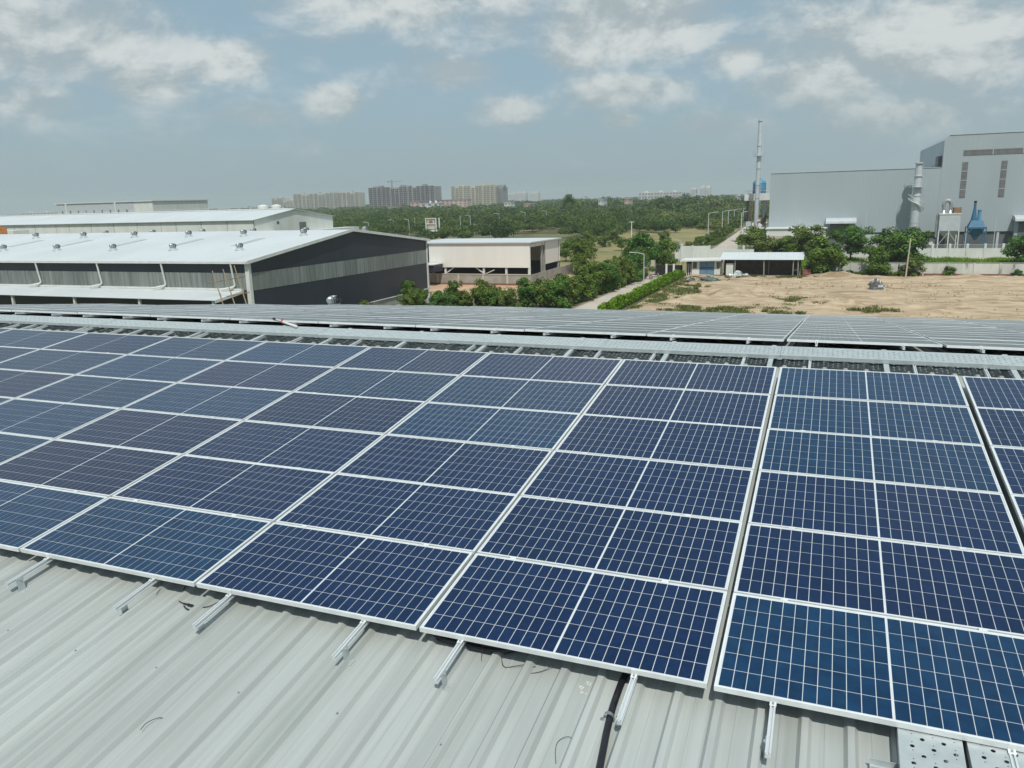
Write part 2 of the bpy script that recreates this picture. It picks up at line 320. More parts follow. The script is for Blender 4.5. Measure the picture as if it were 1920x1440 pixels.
# profiled ridge flashing
for k in range(int((XR-XL)/3)):
    x0 = XL + k*3; mb = MB(); pr = []
    for i in range(12):
        c = i*.25+.06; pr += [(c-.048,.014),(c-.02,.044),(c+.02,.044),(c+.048,.014),(c+.125,.014)]
    pr.append((3.0,.014)); vs_ = []
    for (f_, v) in ((rf, VR-.22), (rf, VR), (fr_, .22)):
        vs_ += [f_(x0+x, v, PAN + h + .002*(k % 2)) for x, h in pr]
    n = len(pr); mb.add(vs_, [(j*n+i, j*n+i+1, (j+1)*n+i+1, (j+1)*n+i) for j in range(2) for i in range(n-1)])
    mb.part('ridge_flashing', 'sheet', wh)
# walls below the roof
mb = MB(); ylo, yhi = VLO*CS+.15, RY+VFAR*CS-.15; zlo = Z0+VLO*SN-.28; zhi = RZ-VFAR*SN-.28
mb.prism([(XL+.1,ylo,0),(XL+.1,yhi,0),(XL+.1,yhi,zhi),(XL+.1,RY,RZ-.3),(XL+.1,ylo,zlo)], (XR-XL-.2,0,0)); mb.part('wall', 'factory_grey', wh)
# roofing screws on the rib crests
mb = MB()
for v in (-.78,):
    for i in range(40):
        u = XL + 14 + i*.25 + .06
        if i % 3: continue
        c = rf(u, v + .02*math.sin(i*3.1), PAN+.034)
        mb.lathe([(.009,0),(.009,.002),(.005,.003),(.005,.007)], c, 6)
mb.part('roofing_screw', 'steel', wh, stuff=True)

# ------------------------------------------------------------------ solar panels
PW, PH, PV = 1.98, .99, 1.0057
COLU = {}
for c in range(-7, 3): COLU[c] = c*2.005
COLU[3] = 6.036; COLU[4] = 8.068; COLU[5] = 10.08
CW, CH, CG = .0760, .1545, .0042         # half-cut cell and the gap round it
def cell_xy():
    r = []
    for j in range(6):
        y = (PH - 6*CH - 5*CG)/2 + j*(CH+CG) + CH/2
        for h in range(2):
            for i in range(12):
                half = 12*CW + 11*CG
                x0 = PW/2 + (-half-.008 if h == 0 else .008)
                r.append((x0 + i*(CW+CG) + CW/2, y))
    return r
CELLS = cell_xy()
mb = MB()
t, dp = .011, .036
mb.box(0,PW,0,t,-dp,0); mb.box(0,PW,PH-t,PH,-dp,0); mb.box(0,t,t,PH-t,-dp,-.0004); mb.box(PW-t,PW,t,PH-t,-dp,-.0004)
mb.box(0,PW,t,t+.022,-dp,-dp+.002); mb.box(0,PW,PH-t-.022,PH-t,-dp,-dp+.002)
FRAME = mb.mesh('frame', 'alu')
mb = MB(); mb.box(t-.001,PW-t+.001,t-.001,PH-t+.001,-.009,-.004); LAM = mb.mesh('laminate', 'backsheet')
mb = MB()
def cell_poly(mb, x, y, z):
    a, b = CW/2, CH/2
    mb.add([(x-a,y-b,z),(x+a,y-b,z),(x+a,y+b,z),(x-a,y+b,z)], [(0,1,2,3)])
for x, y in CELLS: cell_poly(mb, x, y, -.0028)
GRID = mb.mesh('cell_grid', 'cell_navy')
mb = MB(); cell_poly(mb, 0, 0, 0); CELL = mb.mesh('cell', 'cell_navy')
mb = MB(); mb.box(PW/2-.06,PW/2+.06,PH-.17,PH-.07,-.03,-.0105); JBOX = mb.mesh('junction_box', 'black_plastic')

TINT = {(0,3):'cell_blue',(4,3):'cell_blue',(5,3):'cell_blue',(3,3):'cell_blue',(0,4):'cell_blue',(3,-1):'cell_blue',(2,3):'cell_navy',(1,3):'cell_ink',(0,2):'cell_navy',(3,1):'cell_blue',(2,-2):'cell_blue',(5,-2):'cell_blue',(4,-3):'cell_blue',(1,2):'cell_ink'}
ROWN = ['front row nearest the camera', 'second row from the front', 'third row from the front', 'fourth row from the front', 'fifth row from the front', 'top row below the walkway']
def coln(c):
    if c == 2: return 'column above the black conduit'
    d = abs(c-2); return f"{ORD[d]} column {'right' if c > 2 else 'left'} of the black conduit"
def own_mat(o, m):
    o.material_slots[0].link = 'OBJECT'; o.material_slots[0].material = M[m]
SINGLE = {(0,c) for c in (0,1,2,3,4)} | {(1,c) for c in (0,1,2,3,4)} | {(2,c) for c in (1,2,3,4)}
VIS0 = {0:-1, 1:-2, 2:-3, 3:-3, 4:-4, 5:-6}
for r in range(6):
    for c in range(VIS0[r]-1, 6):
        tint = TINT.get((r,c)) or random.choice(['cell_navy','cell_navy','cell_navy','cell_ink','cell_blue'] if c < 3 else ['cell_navy','cell_navy','cell_blue'])
        tn = {'cell_navy':'dark blue', 'cell_blue':'brighter blue', 'cell_ink':'dark blue'}[tint]
        p = link('solar_panel', None); p.empty_display_size = .1
        tag(p, f'{tn} solar panel, {ROWN[r]}, {coln(c)}', 'solar panel', 'solar panels on the near roof slope')
        p.location = rf(COLU[c] + random.uniform(-.003,.003), r*PV + random.uniform(-.002,.002), random.uniform(-.002,.002))
        p.rotation_euler = (SLOPE + random.uniform(-.0015,.0015), random.uniform(-.0015,.0015), random.uniform(-.001,.001))
        link('frame', FRAME, p); lam = link('laminate', LAM, p)
        if (r, c) in SINGLE:
            for x, y in CELLS:
                o = link('cell', CELL, lam); o.location = (x, y, -.0028); own_mat(o, tint)
        else:
            o = link('cell_grid', GRID, lam); own_mat(o, tint); o['kind'] = 'stuff'

# the panels beyond the ridge, seen almost edge on
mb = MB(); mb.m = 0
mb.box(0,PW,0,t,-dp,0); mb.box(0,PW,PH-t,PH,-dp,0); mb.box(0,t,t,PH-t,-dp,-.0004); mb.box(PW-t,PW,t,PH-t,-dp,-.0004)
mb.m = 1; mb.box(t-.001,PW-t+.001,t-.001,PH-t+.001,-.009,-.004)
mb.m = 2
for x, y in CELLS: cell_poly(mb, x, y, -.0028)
FARP = mb.mesh('far_solar_panel', ['alu','backsheet','cell_glare'])
FV0 = .46
def far_rows(c):
    u = COLU[c] if c in COLU else 10.08 + (c-5)*2.005
    return 16 if u > -6.5 else (15 if u > -8.5 else 13 if u > -10.5 else 10 if u > -12.5 else 6)
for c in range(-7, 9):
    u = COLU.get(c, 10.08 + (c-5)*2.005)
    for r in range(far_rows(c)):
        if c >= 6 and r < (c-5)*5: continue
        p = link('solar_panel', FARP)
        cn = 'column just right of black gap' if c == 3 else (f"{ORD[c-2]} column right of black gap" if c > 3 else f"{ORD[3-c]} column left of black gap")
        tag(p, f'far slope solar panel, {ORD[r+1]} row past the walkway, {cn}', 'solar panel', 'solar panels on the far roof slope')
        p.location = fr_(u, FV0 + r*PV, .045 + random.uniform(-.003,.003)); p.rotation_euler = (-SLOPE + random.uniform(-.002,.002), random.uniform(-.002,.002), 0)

# ------------------------------------------------------------------ mounting rails with their feet and clamps
def rail_profile():
    return [(-.0155,-.040),(.0155,-.040),(.0155,-.028),(.012,-.026),(.012,-.014),(.0155,-.012),(.0155,0),(.0055,0),(.0055,-.012),(-.0055,-.012),(-.0055,0),(-.0155,0),(-.0155,-.012),(-.012,-.014),(-.012,-.026),(-.0155,-.028)]
RW = -.0375
def mk_rail(v0, v1):
    mb = MB(); mb.prism([(x, v0, RW+z) for x, z in rail_profile()], (0, v1-v0, 0)); return mb.mesh('channel', 'rail_alu')
RAIL = mk_rail(-.40, VR-.12)
mb = MB(); mb.box(-.019,.019,-.034,-.0005,RW,RW+.004); mb.box(-.019,.019,-.0045,-.0005,RW+.004,.0015); mb.box(-.019,.019,-.0005,.009,.0003,.003); ECL = mb.mesh('end_clamp', 'alu')
mb = MB(); mb.lathe([(.007,RW+.004),(.007,RW+.011),(.004,RW+.011),(.004,RW+.015)], (0,-.018,0), 6); BOLT = mb.mesh('bolt', 'steel')
mb = MB(); mb.box(-.025,.025,-.0005,PV-PH+.0005,.0025,.0055); mb.box(-.025,.025,-.009,0,.0006,.003); mb.box(-.025,.025,PV-PH,PV-PH+.009,.0006,.003); MCL = mb.mesh('mid_clamp', 'alu')
mb = MB(); s_ = 1
mb.box(.016,.020,-.03,.03,PAN+.005,RW-.006); mb.box(.016,.062,-.03,.03,PAN+.0015,PAN+.006); mb.lathe([(.008,PAN+.006),(.008,PAN+.013)], (.042,0,0), 6); mb.beam((.010,0,RW-.02),(.030,0,RW-.02),.011)
FOOT = mb.mesh('foot_bracket', 'galv')
for c in range(-6, 6):
    for k, du in enumerate((.34, 1.545)):
        u = COLU[c] + du + random.uniform(-.02,.02)
        p = link('mounting_rail', None); p.empty_display_size = .1
        side = 'left' if k == 0 else 'right'
        tag(p, f'aluminium mounting rail under the {side} half, {coln(c)}', 'rail', 'mounting rails under the panels')
        p.location = rf(u, 0, 0); p.rotation_euler = (SLOPE, 0, random.uniform(-.004,.004))
        link('channel', RAIL, p); link('end_clamp', ECL, p); link('bolt', BOLT, p)
        e = link('end_clamp', ECL, p); e.location = (0, 6*PV-PV+PH, 0); e.scale = (1,-1,1)
        for r in range(1, 6):
            m_ = link('mid_clamp', MCL, p); m_.location = (0, r*PV-(PV-PH), 0)
        for j, v in enumerate((-.30, 1.1, 2.5, 3.9, 5.3, 6.55)):
            f_ = link('foot_bracket', FOOT, p); f_.location = (0, v + random.uniform(-.03,.03), 0)
            if (c+k) % 2: f_.scale = (-1,1,1)
FRAIL = mk_rail(.25, 16.2)
for c in range(-7, 8):
    for k, du in enumerate((.40, 1.50)):
        u = COLU.get(c, 10.08+(c-5)*2.005) + du
        if c in (5,6,7) and k == 1: continue
        p = link('mounting_rail', None); p.empty_display_size = .1
        cn = 'column just right of black gap' if c == 3 else (f"{ORD[c-2]} column right of black gap" if c > 3 else f"{ORD[3-c]} column left of black gap")
        tag(p, f"rail end past the walkway, {'left' if k == 0 else 'right'} half, {cn}", 'rail', 'mounting rails beyond the ridge')
        p.location = fr_(u, 0, .045); p.rotation_euler = (-SLOPE, 0, 0)
        ch = MB(); n_ = far_rows(c) if c < 6 else 16
        if n_ == 16: link('channel', FRAIL, p)
        else: link('channel', mk_rail(.25, FV0 + n_*PV + .05), p)
        e = link('end_clamp', ECL, p); e.location = (0, FV0, 0); b_ = link('bolt', BOLT, p); b_.location = (0, FV0, 0)

# ------------------------------------------------------------------ perforated walkway along the ridge
def perforated(length, width, cx, cy, holes, lip, th=.0022):
    """a pressed plank in its own x (length) and y (width): every cell of the grid carries a real round hole of the radius holes(i, j)"""
    mb = MB(); nx, ny = int(round(length/cx)), int(round(width/cy)); cx, cy = length/nx, width/ny; n = 8
    for i in range(nx):
        for j in range(ny):
            x0, y0 = i*cx, j*cy; r = holes(i, j); xc, yc = x0+cx/2, y0+cy/2
            if r <= 0: mb.add([(x0,y0,0),(x0+cx,y0,0),(x0+cx,y0+cy,0),(x0,y0+cy,0)], [(0,1,2,3)]); continue
            outer = [(x0+cx,yc),(x0+cx,y0+cy),(xc,y0+cy),(x0,y0+cy),(x0,yc),(x0,y0),(xc,y0),(x0+cx,y0)]
            inn = [(xc+r*math.cos(k*math.tau/n), yc+r*math.sin(k*math.tau/n)) for k in range(n)]
            vs_ = [(a,b,0) for a,b in outer] + [(a,b,-.001) for a,b in inn] + [(a,b,-.006) for a,b in inn]
            mb.add(vs_, [(k,(k+1)%n,n+(k+1)%n,n+k) for k in range(n)] + [(n+k,n+(k+1)%n,2*n+(k+1)%n,2*n+k) for k in range(n)])
    mb.box(0,length,-th,0,-lip,-.0002); mb.box(0,length,width,width+th,-lip,-.0002)
    mb.box(0,length,0,.016,-lip,-lip+th); mb.box(0,length,width-.016,width,-lip,-lip+th)
    return mb
WT = .012                                                              # walkway surface above the panel plane
def hp(i, j): return (.0125 if (i+j) % 2 == 0 else .006) if 0 < j < 7 else 0
WALK = perforated(2.44, .40, .061, .05, hp, .048).mesh('walkway_plank', 'galv')
mb = MB(); mb.box(-.03,.03,-.02,.42,-.0525,-.0495); mb.box(-.03,.03,-.02,-.012,-.05,-.02); CLIP = mb.mesh('joint_plate', 'galv')
nplank = 12
xs = -16.0
for k in range(nplank):
    p = link('walkway_plank', WALK)
    x = xs + k*2.445
    tag(p, f'perforated galvanised walkway plank along the ridge, {ORD[nplank-k]} from the right end', 'walkway plank', 'walkway planks along the ridge')
    p.location = rf(x, 6.46 + .004*(k % 2), WT + .002*(k % 2)); p.rotation_euler = (SLOPE, 0, random.uniform(-.001,.001))
    jp = link('joint_plate', CLIP, p); jp.location = (2.44, 0, 0)
k = 0; u = -14.93
while u < 13:
    mb = MB()
    mb.box(-.03,.03,0,.98,-.053,-.050); mb.box(-.03,-.027,0,.98,-.085,-.053); mb.box(.027,.03,0,.98,-.085,-.053)
    for y in (.08, .9): mb.box(-.026,.026,y-.02,y+.02,PAN-WT+.032,-.06)
    o = link('walkway_bearer', mb.mesh('walkway_bearer', 'galv')); k += 1
    n_ = int(round((u - 7.28)/1.388))
    tag(o, 'galvanised channel bearer crossing under the walkway' + (f', {ORD[abs(n_)+1]} {"right" if n_ > 0 else "left"} of the black hose by the ridge' if n_ else ', next to the black hose by the ridge'), 'bearer', 'channel bearers under the walkway')
    o.location = rf(u, 6.08, WT); o.rotation_euler = (SLOPE, 0, 0); u += 1.388

# two loose planks by the front edge of the panels
def hn(i, j):
    if j in (0, 11) or i % 2: return .004 if (j % 4 == 2 and i % 2) else 0
    return .0125 if (j + (i//2)*2) % 4 == 2 else 0
for nm, u, rz, lab in (('a', 7.045, -.012, 'short perforated galvanised plank lying below the front panels, left of the pair'), ('b', 7.385, .02, 'perforated galvanised plank at the right picture edge, right of the pair')):
    mb = perforated(1.9, .315, .031, .02625, hn, .05)
    o = link('walkway_plank', mb.mesh('walkway_plank', 'galv')); tag(o, lab, 'walkway plank', 'loose planks below the panels')
    o.matrix_world = Matrix.Translation(rf(u, .03 if nm == 'a' else .05, -.045)) @ Matrix.Rotation(SLOPE, 4, 'X') @ Matrix.Rotation(-math.pi/2+rz, 4, 'Z')
mb = MB()
for v in (-.24,): mb.box(6.90,7.9,v-.03,v+.03,PAN+.031,PAN+.034); mb.box(6.90,7.9,v-.03,v-.027,PAN+.034,-.098); mb.box(6.90,7.9,v+.027,v+.03,PAN+.034,-.098)
for p_ in range(len(mb.v)): mb.v[p_] = tuple(rf(*mb.v[p_]))
solid('walkway_bearer', mb, 'galv', 'galvanised channel lying under the loose planks at bottom right', 'bearer', tuple(rf(6.9,-.24,PAN)))

# ------------------------------------------------------------------ hoses, wires, scraps and marks on the sheet
def spline(pts, n=12):
    out_ = []; P = [Vector(p) for p in pts]; P = [P[0]*2-P[1]] + P + [P[-1]*2-P[-2]]
    for i in range(1, len(P)-2):
        for k in range(n):
            s = k/n; a, b, c, d = P[i-1:i+3]
            out_.append(.5*((2*b) + (c-a)*s + (2*a-5*b+4*c-d)*s*s + (3*b-a-3*c+d)*s**3))
    return out_ + [P[-2]]
def ribbed(path, r, step=.009):
    pts = [path[0]]; acc = 0
    for a, b in zip(path, path[1:]):
        d = (b-a).length; q = 0
        while acc + d - q >= step:
            q += step - acc; acc = 0; pts.append(a + (b-a)*(q/d))
        acc += d - q
    return pts, [r if (i//1) % 2 else r*.86 for i in range(len(pts))]
def hose(name, pts, r, label):
    path = spline([rf(*p) for p in pts], 24); P, R_ = ribbed(path, r)
    th = thing(name, label, 'conduit', tuple(P[0])); mb = MB(); mb.tube(P, R_, 12); mb.part('hose', 'black_plastic', th, smooth=True); return th
cz = PAN + .031
h = hose('conduit', [(5.56,.75,cz),(5.50,.35,cz),(5.455,.10,cz-.004),(5.45,-.15,cz-.003),(5.462,-.35,cz-.001),(5.49,-.6,cz),(5.53,-.95,cz),(5.60,-1.6,cz),(5.62,-2.4,cz)], .023, 'black corrugated cable conduit running down the roof below the panels')
mb = MB()
arc = [(5.449+.031*math.cos(a), 0, cz+.031*math.sin(a)) for a in np.linspace(math.pi*1.08, -.08*math.pi, 13)]
path = [(5.395,0,PAN+.003),(5.414,0,PAN+.003)] + arc + [(5.486,0,PAN+.003),(5.51,0,PAN+.003)]
for a, b in zip(path, path[1:]):
    mb.add([rf(a[0],-.30,a[2]), rf(b[0],-.30,b[2]), rf(b[0],-.275,b[2]), rf(a[0],-.275,a[2])], [(0,1,2,3)])
mb.part('saddle_clamp', 'steel', h)
hose('conduit', [(4.95,.35,cz),(4.6,.10,cz),(4.3,.085,cz),(4.05,.12,cz),(3.9,.3,cz)], .022, 'black corrugated hose lying in the shade under the front panel edge')
hose('conduit', [(5.45,6.0,cz),(5.66,6.3,cz+.01),(5.86,6.45,cz+.02),(5.93,6.62,cz+.02),(5.9,6.9,cz+.01)], .022, 'black corrugated hose passing under the walkway by the ridge')
def scrap(name, pts, r, label, cat='wire', m='wire'):
    path = spline([rf(*p) for p in pts], 10); mb = MB(); mb.tube(path, r, 6)
    return solid(name, mb, m, label, cat, tuple(path[0]), smooth=True)
PB = PAN+.004
scrap('cable_tie', [(2.665,-1.255,PB+.028),(2.66,-1.2,PB+.03),(2.68,-1.14,PB+.02),(2.705,-1.115,PB+.01)], .0022, 'thin black cable tie scrap lying alone on the bare roof sheet')
scrap('cable_tie', [(5.245,-.70,PB),(5.215,-.62,PB),(5.205,-.555,PB+.002),(5.225,-.52,PB+.012),(5.26,-.50,PB+.016),(5.29,-.505,PB+.006),(5.295,-.52,PB)], .0018, 'curled black cable tie on the sheet left of the black conduit')
scrap('loose_wire', [(4.62,.05,-.05),(4.63,-.005,-.13),(4.66,-.03,PB+.005),(4.72,-.01,PB+.01),(4.80,.02,PB+.02)], .0022, 'loose black wire loop hanging below the front panel edge, leftmost')
scrap('loose_wire', [(4.86,.03,PB+.01),(4.80,-.015,PB),(4.84,-.035,PB),(4.92,.0,PB+.01),(4.98,.05,PB+.03)], .0022, 'loose black wire loop below the front panel edge, left of the chalk marks')
scrap('loose_wire', [(4.47,.06,-.06),(4.475,.01,-.12),(4.485,-.025,PB+.01)], .0016, 'short black wire end poking out beside a mounting rail')
scrap('cable_tie', [(1.58,.08,-.05),(1.585,.01,-.12),(1.59,-.05,PB+.012)], .0016, 'thin black tie end below the panels at far left')
th = thing('cable_connector', 'pair of black plug connectors with leads on the sheet by the panel edge', 'connector', tuple(rf(1.98,-.08,PB)))
mb = MB(); mb.tube([rf(1.90,-.075,PB+.012),rf(1.945,-.078,PB+.012),rf(1.95,-.078,PB+.012),rf(2.0,-.081,PB+.012),rf(2.005,-.081,PB+.012),rf(2.04,-.083,PB+.012)], [.007,.007,.011,.011,.007,.007], 8); mb.part('plug', 'black_plastic', th)
mb = MB(); mb.tube(spline([rf(1.90,-.075,PB+.012),rf(1.83,-.05,PB+.012),rf(1.80,.03,PB+.03),rf(1.79,.15,-.06)]), .0035, 6); mb.part('lead', 'wire', th)
mb = MB(); mb.tube(spline([rf(2.04,-.083,PB+.012),rf(2.12,-.06,PB+.01),rf(2.2,.0,PB+.03),rf(2.25,.1,PB+.03)]), .0035, 6); mb.part('lead', 'wire', th)
mb = MB(); mb.tube(spline([rf(1.93,-.10,PB+.008),rf(1.99,-.125,PB+.008),rf(2.08,-.13,PB+.008)]), .006, 6); mb.part('plug', 'black_plastic', th)
# chalk writing on the sheet
def strokes(name, lab, segs, u0, v0, sx, ang=0.0):
    mb = MB(); wdt = .0065; ca, sa = math.cos(ang), math.sin(ang)
    for s in segs:
        for a, b in zip(s, s[1:]):
            a = Vector((a[0]*ca-a[1]*sa, a[0]*sa+a[1]*ca))*sx; b = Vector((b[0]*ca-b[1]*sa, b[0]*sa+b[1]*ca))*sx
            d = (b-a).normalized(); n_ = Vector((-d.y, d.x))*wdt/2
            mb.add([rf(u0+q.x, v0+q.y, PAN+.0045) for q in (a-n_-d*.001, b-n_+d*.001, b+n_+d*.001, a+n_-d*.001)], [(0,1,2,3)])
    return solid(name, mb, 'chalk', lab, 'chalk mark', tuple(rf(u0, v0, PAN)))
segs = [[(0,1),(.5,1.1),(.1,.55),(.55,.5)], [(.75,.95),(.8,.4),(.7,.35)],                     # 'Z7'-like scrawl
        [(-1.1,-.3),(-1.0,-.9)], [(-1.15,-.35),(-.75,-.2)], [(-.7,-.3),(-.3,-.25),(-.55,-.6)], [(-.25,-.35),(.15,-.3),(-.05,-.6),(-.2,-.9)],
        [(1.9,-.25),(1.5,-.35),(1.5,-.6),(1.85,-.7),(1.8,-1.0),(1.4,-1.0)], [(2.1,-.6),(2.0,-1.05),(2.35,-1.1),(2.45,-.65),(2.1,-.6)],
        [(.2,-1.3),(.0,-1.5),(.3,-1.65),(.45,-1.4),(.2,-1.3)], [(.8,-1.55),(1.1,-1.5)]]
strokes('chalk_writing', 'white chalk figures scrawled on the sheet left of the conduit', segs, 5.22, -.045, .042, -.1)
strokes('chalk_writing', 'small white chalk smudge on the sheet near the panel edge', [[(0,0),(.4,.2),(.2,-.3),(.7,-.1)],[(.9,.2),(1.1,-.3),(1.4,.1)],[(.3,-.7),(.7,-.6),(1.0,-.8)]], 3.02, -.06, .04)

# white tube with red tape lying on the walkway
th = thing('white_tube', 'white plastic tube with red tape lying across the walkway', 'tube', tuple(rf(-2.5,7.1,.04)))
a, b = rf(-2.58,7.04,.07), rf(-1.92,6.74,.045)
mb = MB(); mb.tube([a, b], .022, 10); mb.part('tube', 'paint_white', th, smooth=True)
mb = MB(); q = a.lerp(b, .27); mb.tube([q, a.lerp(b, .33)], .025, 10); mb.add([q+Vector((0,0,.02)), q+Vector((.02,0,.05)), q+Vector((.05,.01,.055)), q+Vector((.03,0,.02))], [(0,1,2,3)]); mb.part('tape', 'red_tape', th)
mb = MB(); mb.tube([a-(b-a).normalized()*.09, a], .027, 10); mb.part('end_cap', 'black_plastic', th)

# ------------------------------------------------------------------ turbine roof ventilators
def ventilator(label, loc, R_, slope, group, fins=26, fine=False):
    th = thing('roof_ventilator', label, 'ventilator', loc, group); x, y, z = loc
    mb = MB(); mb.lathe([(R_*1.25,-.12*R_),(R_*1.2,.05*R_),(R_*.82,.34*R_),(R_*.8,.62*R_)] if not fine else [(R_*.84,-.5*R_),(R_*.82,.34*R_),(R_*.8,.62*R_)], loc, 20); mb.part('base_flashing', 'galv', th, smooth=False)
    zc = z + R_*1.16
    mb = MB(); mb.lathe([(R_*.78,z-zc+.62*R_+.01),(R_*.8,z-zc+.72*R_),(R_*.72,z-zc+.73*R_)], (x,y,zc), 20); mb.part('collar', 'steel', th)
    hd = MB(); prof = [(.76,-.46),(.93,-.28),(1.0,0),(.94,.24),(.74,.44),(.42,.55)]
    for k in range(fins):
        a0 = k*math.tau/fins
        for i in range(len(prof)-1):
            r0, z0 = prof[i]; r1, z1 = prof[i+1]; tw = .5
            p_ = lambda r, zz, a, dr: (x+(r+dr)*R_*math.cos(a), y+(r+dr)*R_*math.sin(a), zc+zz*R_)
            A0, A1 = a0+tw*z0*.5, a0+tw*z1*.5; w_ = math.tau/fins*(.62 if fine else .8)
            hd.add([p_(r0,z0,A0,.0), p_(r0,z0,A0+w_,-.10), p_(r1,z1,A1+w_,-.10), p_(r1,z1,A1,.0)], [(0,1,2,3)])
    h_ = hd.part('turbine_head', 'steel', th)
    mb = MB(); mb.lathe([(.44*R_,.53*R_),(.40*R_,.58*R_),(.15*R_,.62*R_),(.04*R_,.64*R_)], (x,y,zc), 16); mb.part('top_cap', 'steel', h_)
    mb = MB(); mb.lathe([(.72*R_,-.45*R_),(.80*R_,0),(.6*R_,.42*R_)], (x,y,zc), 16); mb.part('core', 'dark_void', h_)
    return th
v_ = fr_(-10.95, 14.0, -.14)
ventilator('ribbed steel turbine ventilator standing behind the solar panels on our roof', tuple(v_), .285, 0, None, 24, True)

# ================================================================== ground, roads and soil
mb = MB(); mb.quad((-3500,-300,0),(3500,-300,0),(3500,5000,0),(-3500,5000,0)); struct('ground', mb, 'scrubland')
def sheet_on(name, pts, z, m):
    mb = MB(); mb.add([(x,y,z) for x,y in pts], [tuple(range(len(pts)))]); return struct(name, mb, m)
def relief(name, x0, x1, y0, y1, step, z, amp, m, bumps=()):
    nx, ny = int((x1-x0)/step), int((y1-y0)/step); xs_ = np.linspace(x0,x1,nx+1); ys_ = np.linspace(y0,y1,ny+1)
    X, Y = np.meshgrid(xs_, ys_); Z = np.full_like(X, z); r_ = np.random.default_rng(3)
    for k in range(26):
        f = 10**r_.uniform(-.9, .35); a = r_.uniform(0, math.tau); ph = r_.uniform(0, 6.28)
        Z += amp*.32/(1+f*1.3)*np.sin(f*(X*math.cos(a)+Y*math.sin(a))+ph)
    Z += r_.normal(0, amp*.12, Z.shape)*(.4+.6*np.sin(X*.31+1)*np.cos(Y*.23))
    for bx, by, br, bh in bumps: Z += bh*np.exp(-((X-bx)**2+(Y-by)**2)/br**2)*(1+.35*np.sin(X*3+by)*np.cos(Y*2.3))
    for q0, q1, q2, w_ in ((124,.06,3,.5),(126.2,.06,3,.5),(113,-.05,2.5,.45),(115,-.05,2.5,.45),(104,.09,2,.5),(106,.09,2,.5)):
        c_ = q0 + q1*X + q2*np.sin(X*.09); Z -= .16*np.exp(-((Y-c_)/w_)**2)*(X > -4) - .07*np.exp(-((Y-c_-.9)/w_)**2)*(X > -4)
    e = np.minimum(np.minimum(X-x0, x1-X), np.minimum(Y-y0, y1-Y)); Z = z + (Z-z)*np.clip(e/1.5,0,1)
    Z = np.maximum(Z, z-.02)
    me_ = bpy.data.meshes.new(name); n = nx+1
    fs = [(j*n+i, j*n+i+1, (j+1)*n+i+1, (j+1)*n+i) for j in range(ny) for i in range(nx)]
    me_.from_pydata(np.stack([X.ravel(),Y.ravel(),Z.ravel()],1).tolist(), [], fs); me_.materials.append(M[m])
    me_.polygons.foreach_set('use_smooth', [True]*len(fs)); o = link(name, me_); o['kind'] = 'structure'; return o
bumps = [(-6,112,2.2,.75),(-9,116,1.6,.45),(-4,108,2.0,.5),(5,104,2.0,.4),(9,99,1.6,.9),(7,98,1.2,.6),(-1,102,1.5,.5),(12,134,3,.35),(2,130,2.5,.3),(24,131,3,.25),(-10,104,1.8,.4),(14,101,1.4,.5),(16,99,1.2,.5),(30,110,4,.25),(-7.5,109,1.3,.6),(-2.5,113,1.5,.7),(1,107,1.3,.6),(3.5,110,1.2,.45),(11,106,1.5,.5),(19,97,1.6,.6),(22,101,1.3,.4),(-12,99,1.5,.6),(33,133,2.5,.5),(38,134,2,.4),(8,135,2.2,.45),(27,134.5,2,.4)]
relief('dirt_field', -16.6, 62, 60, 138.6, .45, .06, .22, 'soil', bumps)
sheet_on('red_soil', [(-62,100),(-24,100),(-24,140),(-62,140)], .012, 'soil_red')
sheet_on('dry_grass_field', [(-58,168),(-27,168),(-26,330),(-62,340),(-75,280)], .012, 'dry_grass')
sheet_on('grass_strip', [(-60,140.5),(70,140.5),(70,176),(-60,168)], .016, 'dry_grass')
sheet_on('yard_apron', [(-49.4,62),(-42.5,62),(-42.5,104),(-49.4,104)], .02, 'concrete')
def road(name, pts, w, m, kerb=True):
    mb = MB()
    for (a, b) in zip(pts, pts[1:]):
        d = Vector((b[0]-a[0], b[1]-a[1], 0)).normalized(); n_ = Vector((-d.y, d.x, 0))*w/2
        a3, b3 = Vector((a[0],a[1],.03)), Vector((b[0],b[1],.03)); mb.quad(a3-n_, b3-n_, b3+n_, a3+n_)
    o = struct(name, mb, m)
    if kerb:
        for sgn in (-1, 1):
            kb = MB()
            for (a, b) in zip(pts, pts[1:]):
                d = Vector((b[0]-a[0], b[1]-a[1], 0)).normalized(); n_ = Vector((-d.y, d.x, 0))*(w/2+.08)*sgn
                kb.beam(Vector((a[0],a[1],.06))+n_, Vector((b[0],b[1],.06))+n_, .15, .14)
            k_ = struct('kerb', kb, 'concrete'); 
    return o
road('driveway', [(-21.4,70),(-20.9,100),(-20.2,136)], 5.2, 'concrete_pale')
road('access_road', [(-18.2,168),(-18.6,215),(-22,300),(-25,400)], 6.4, 'concrete_pale')

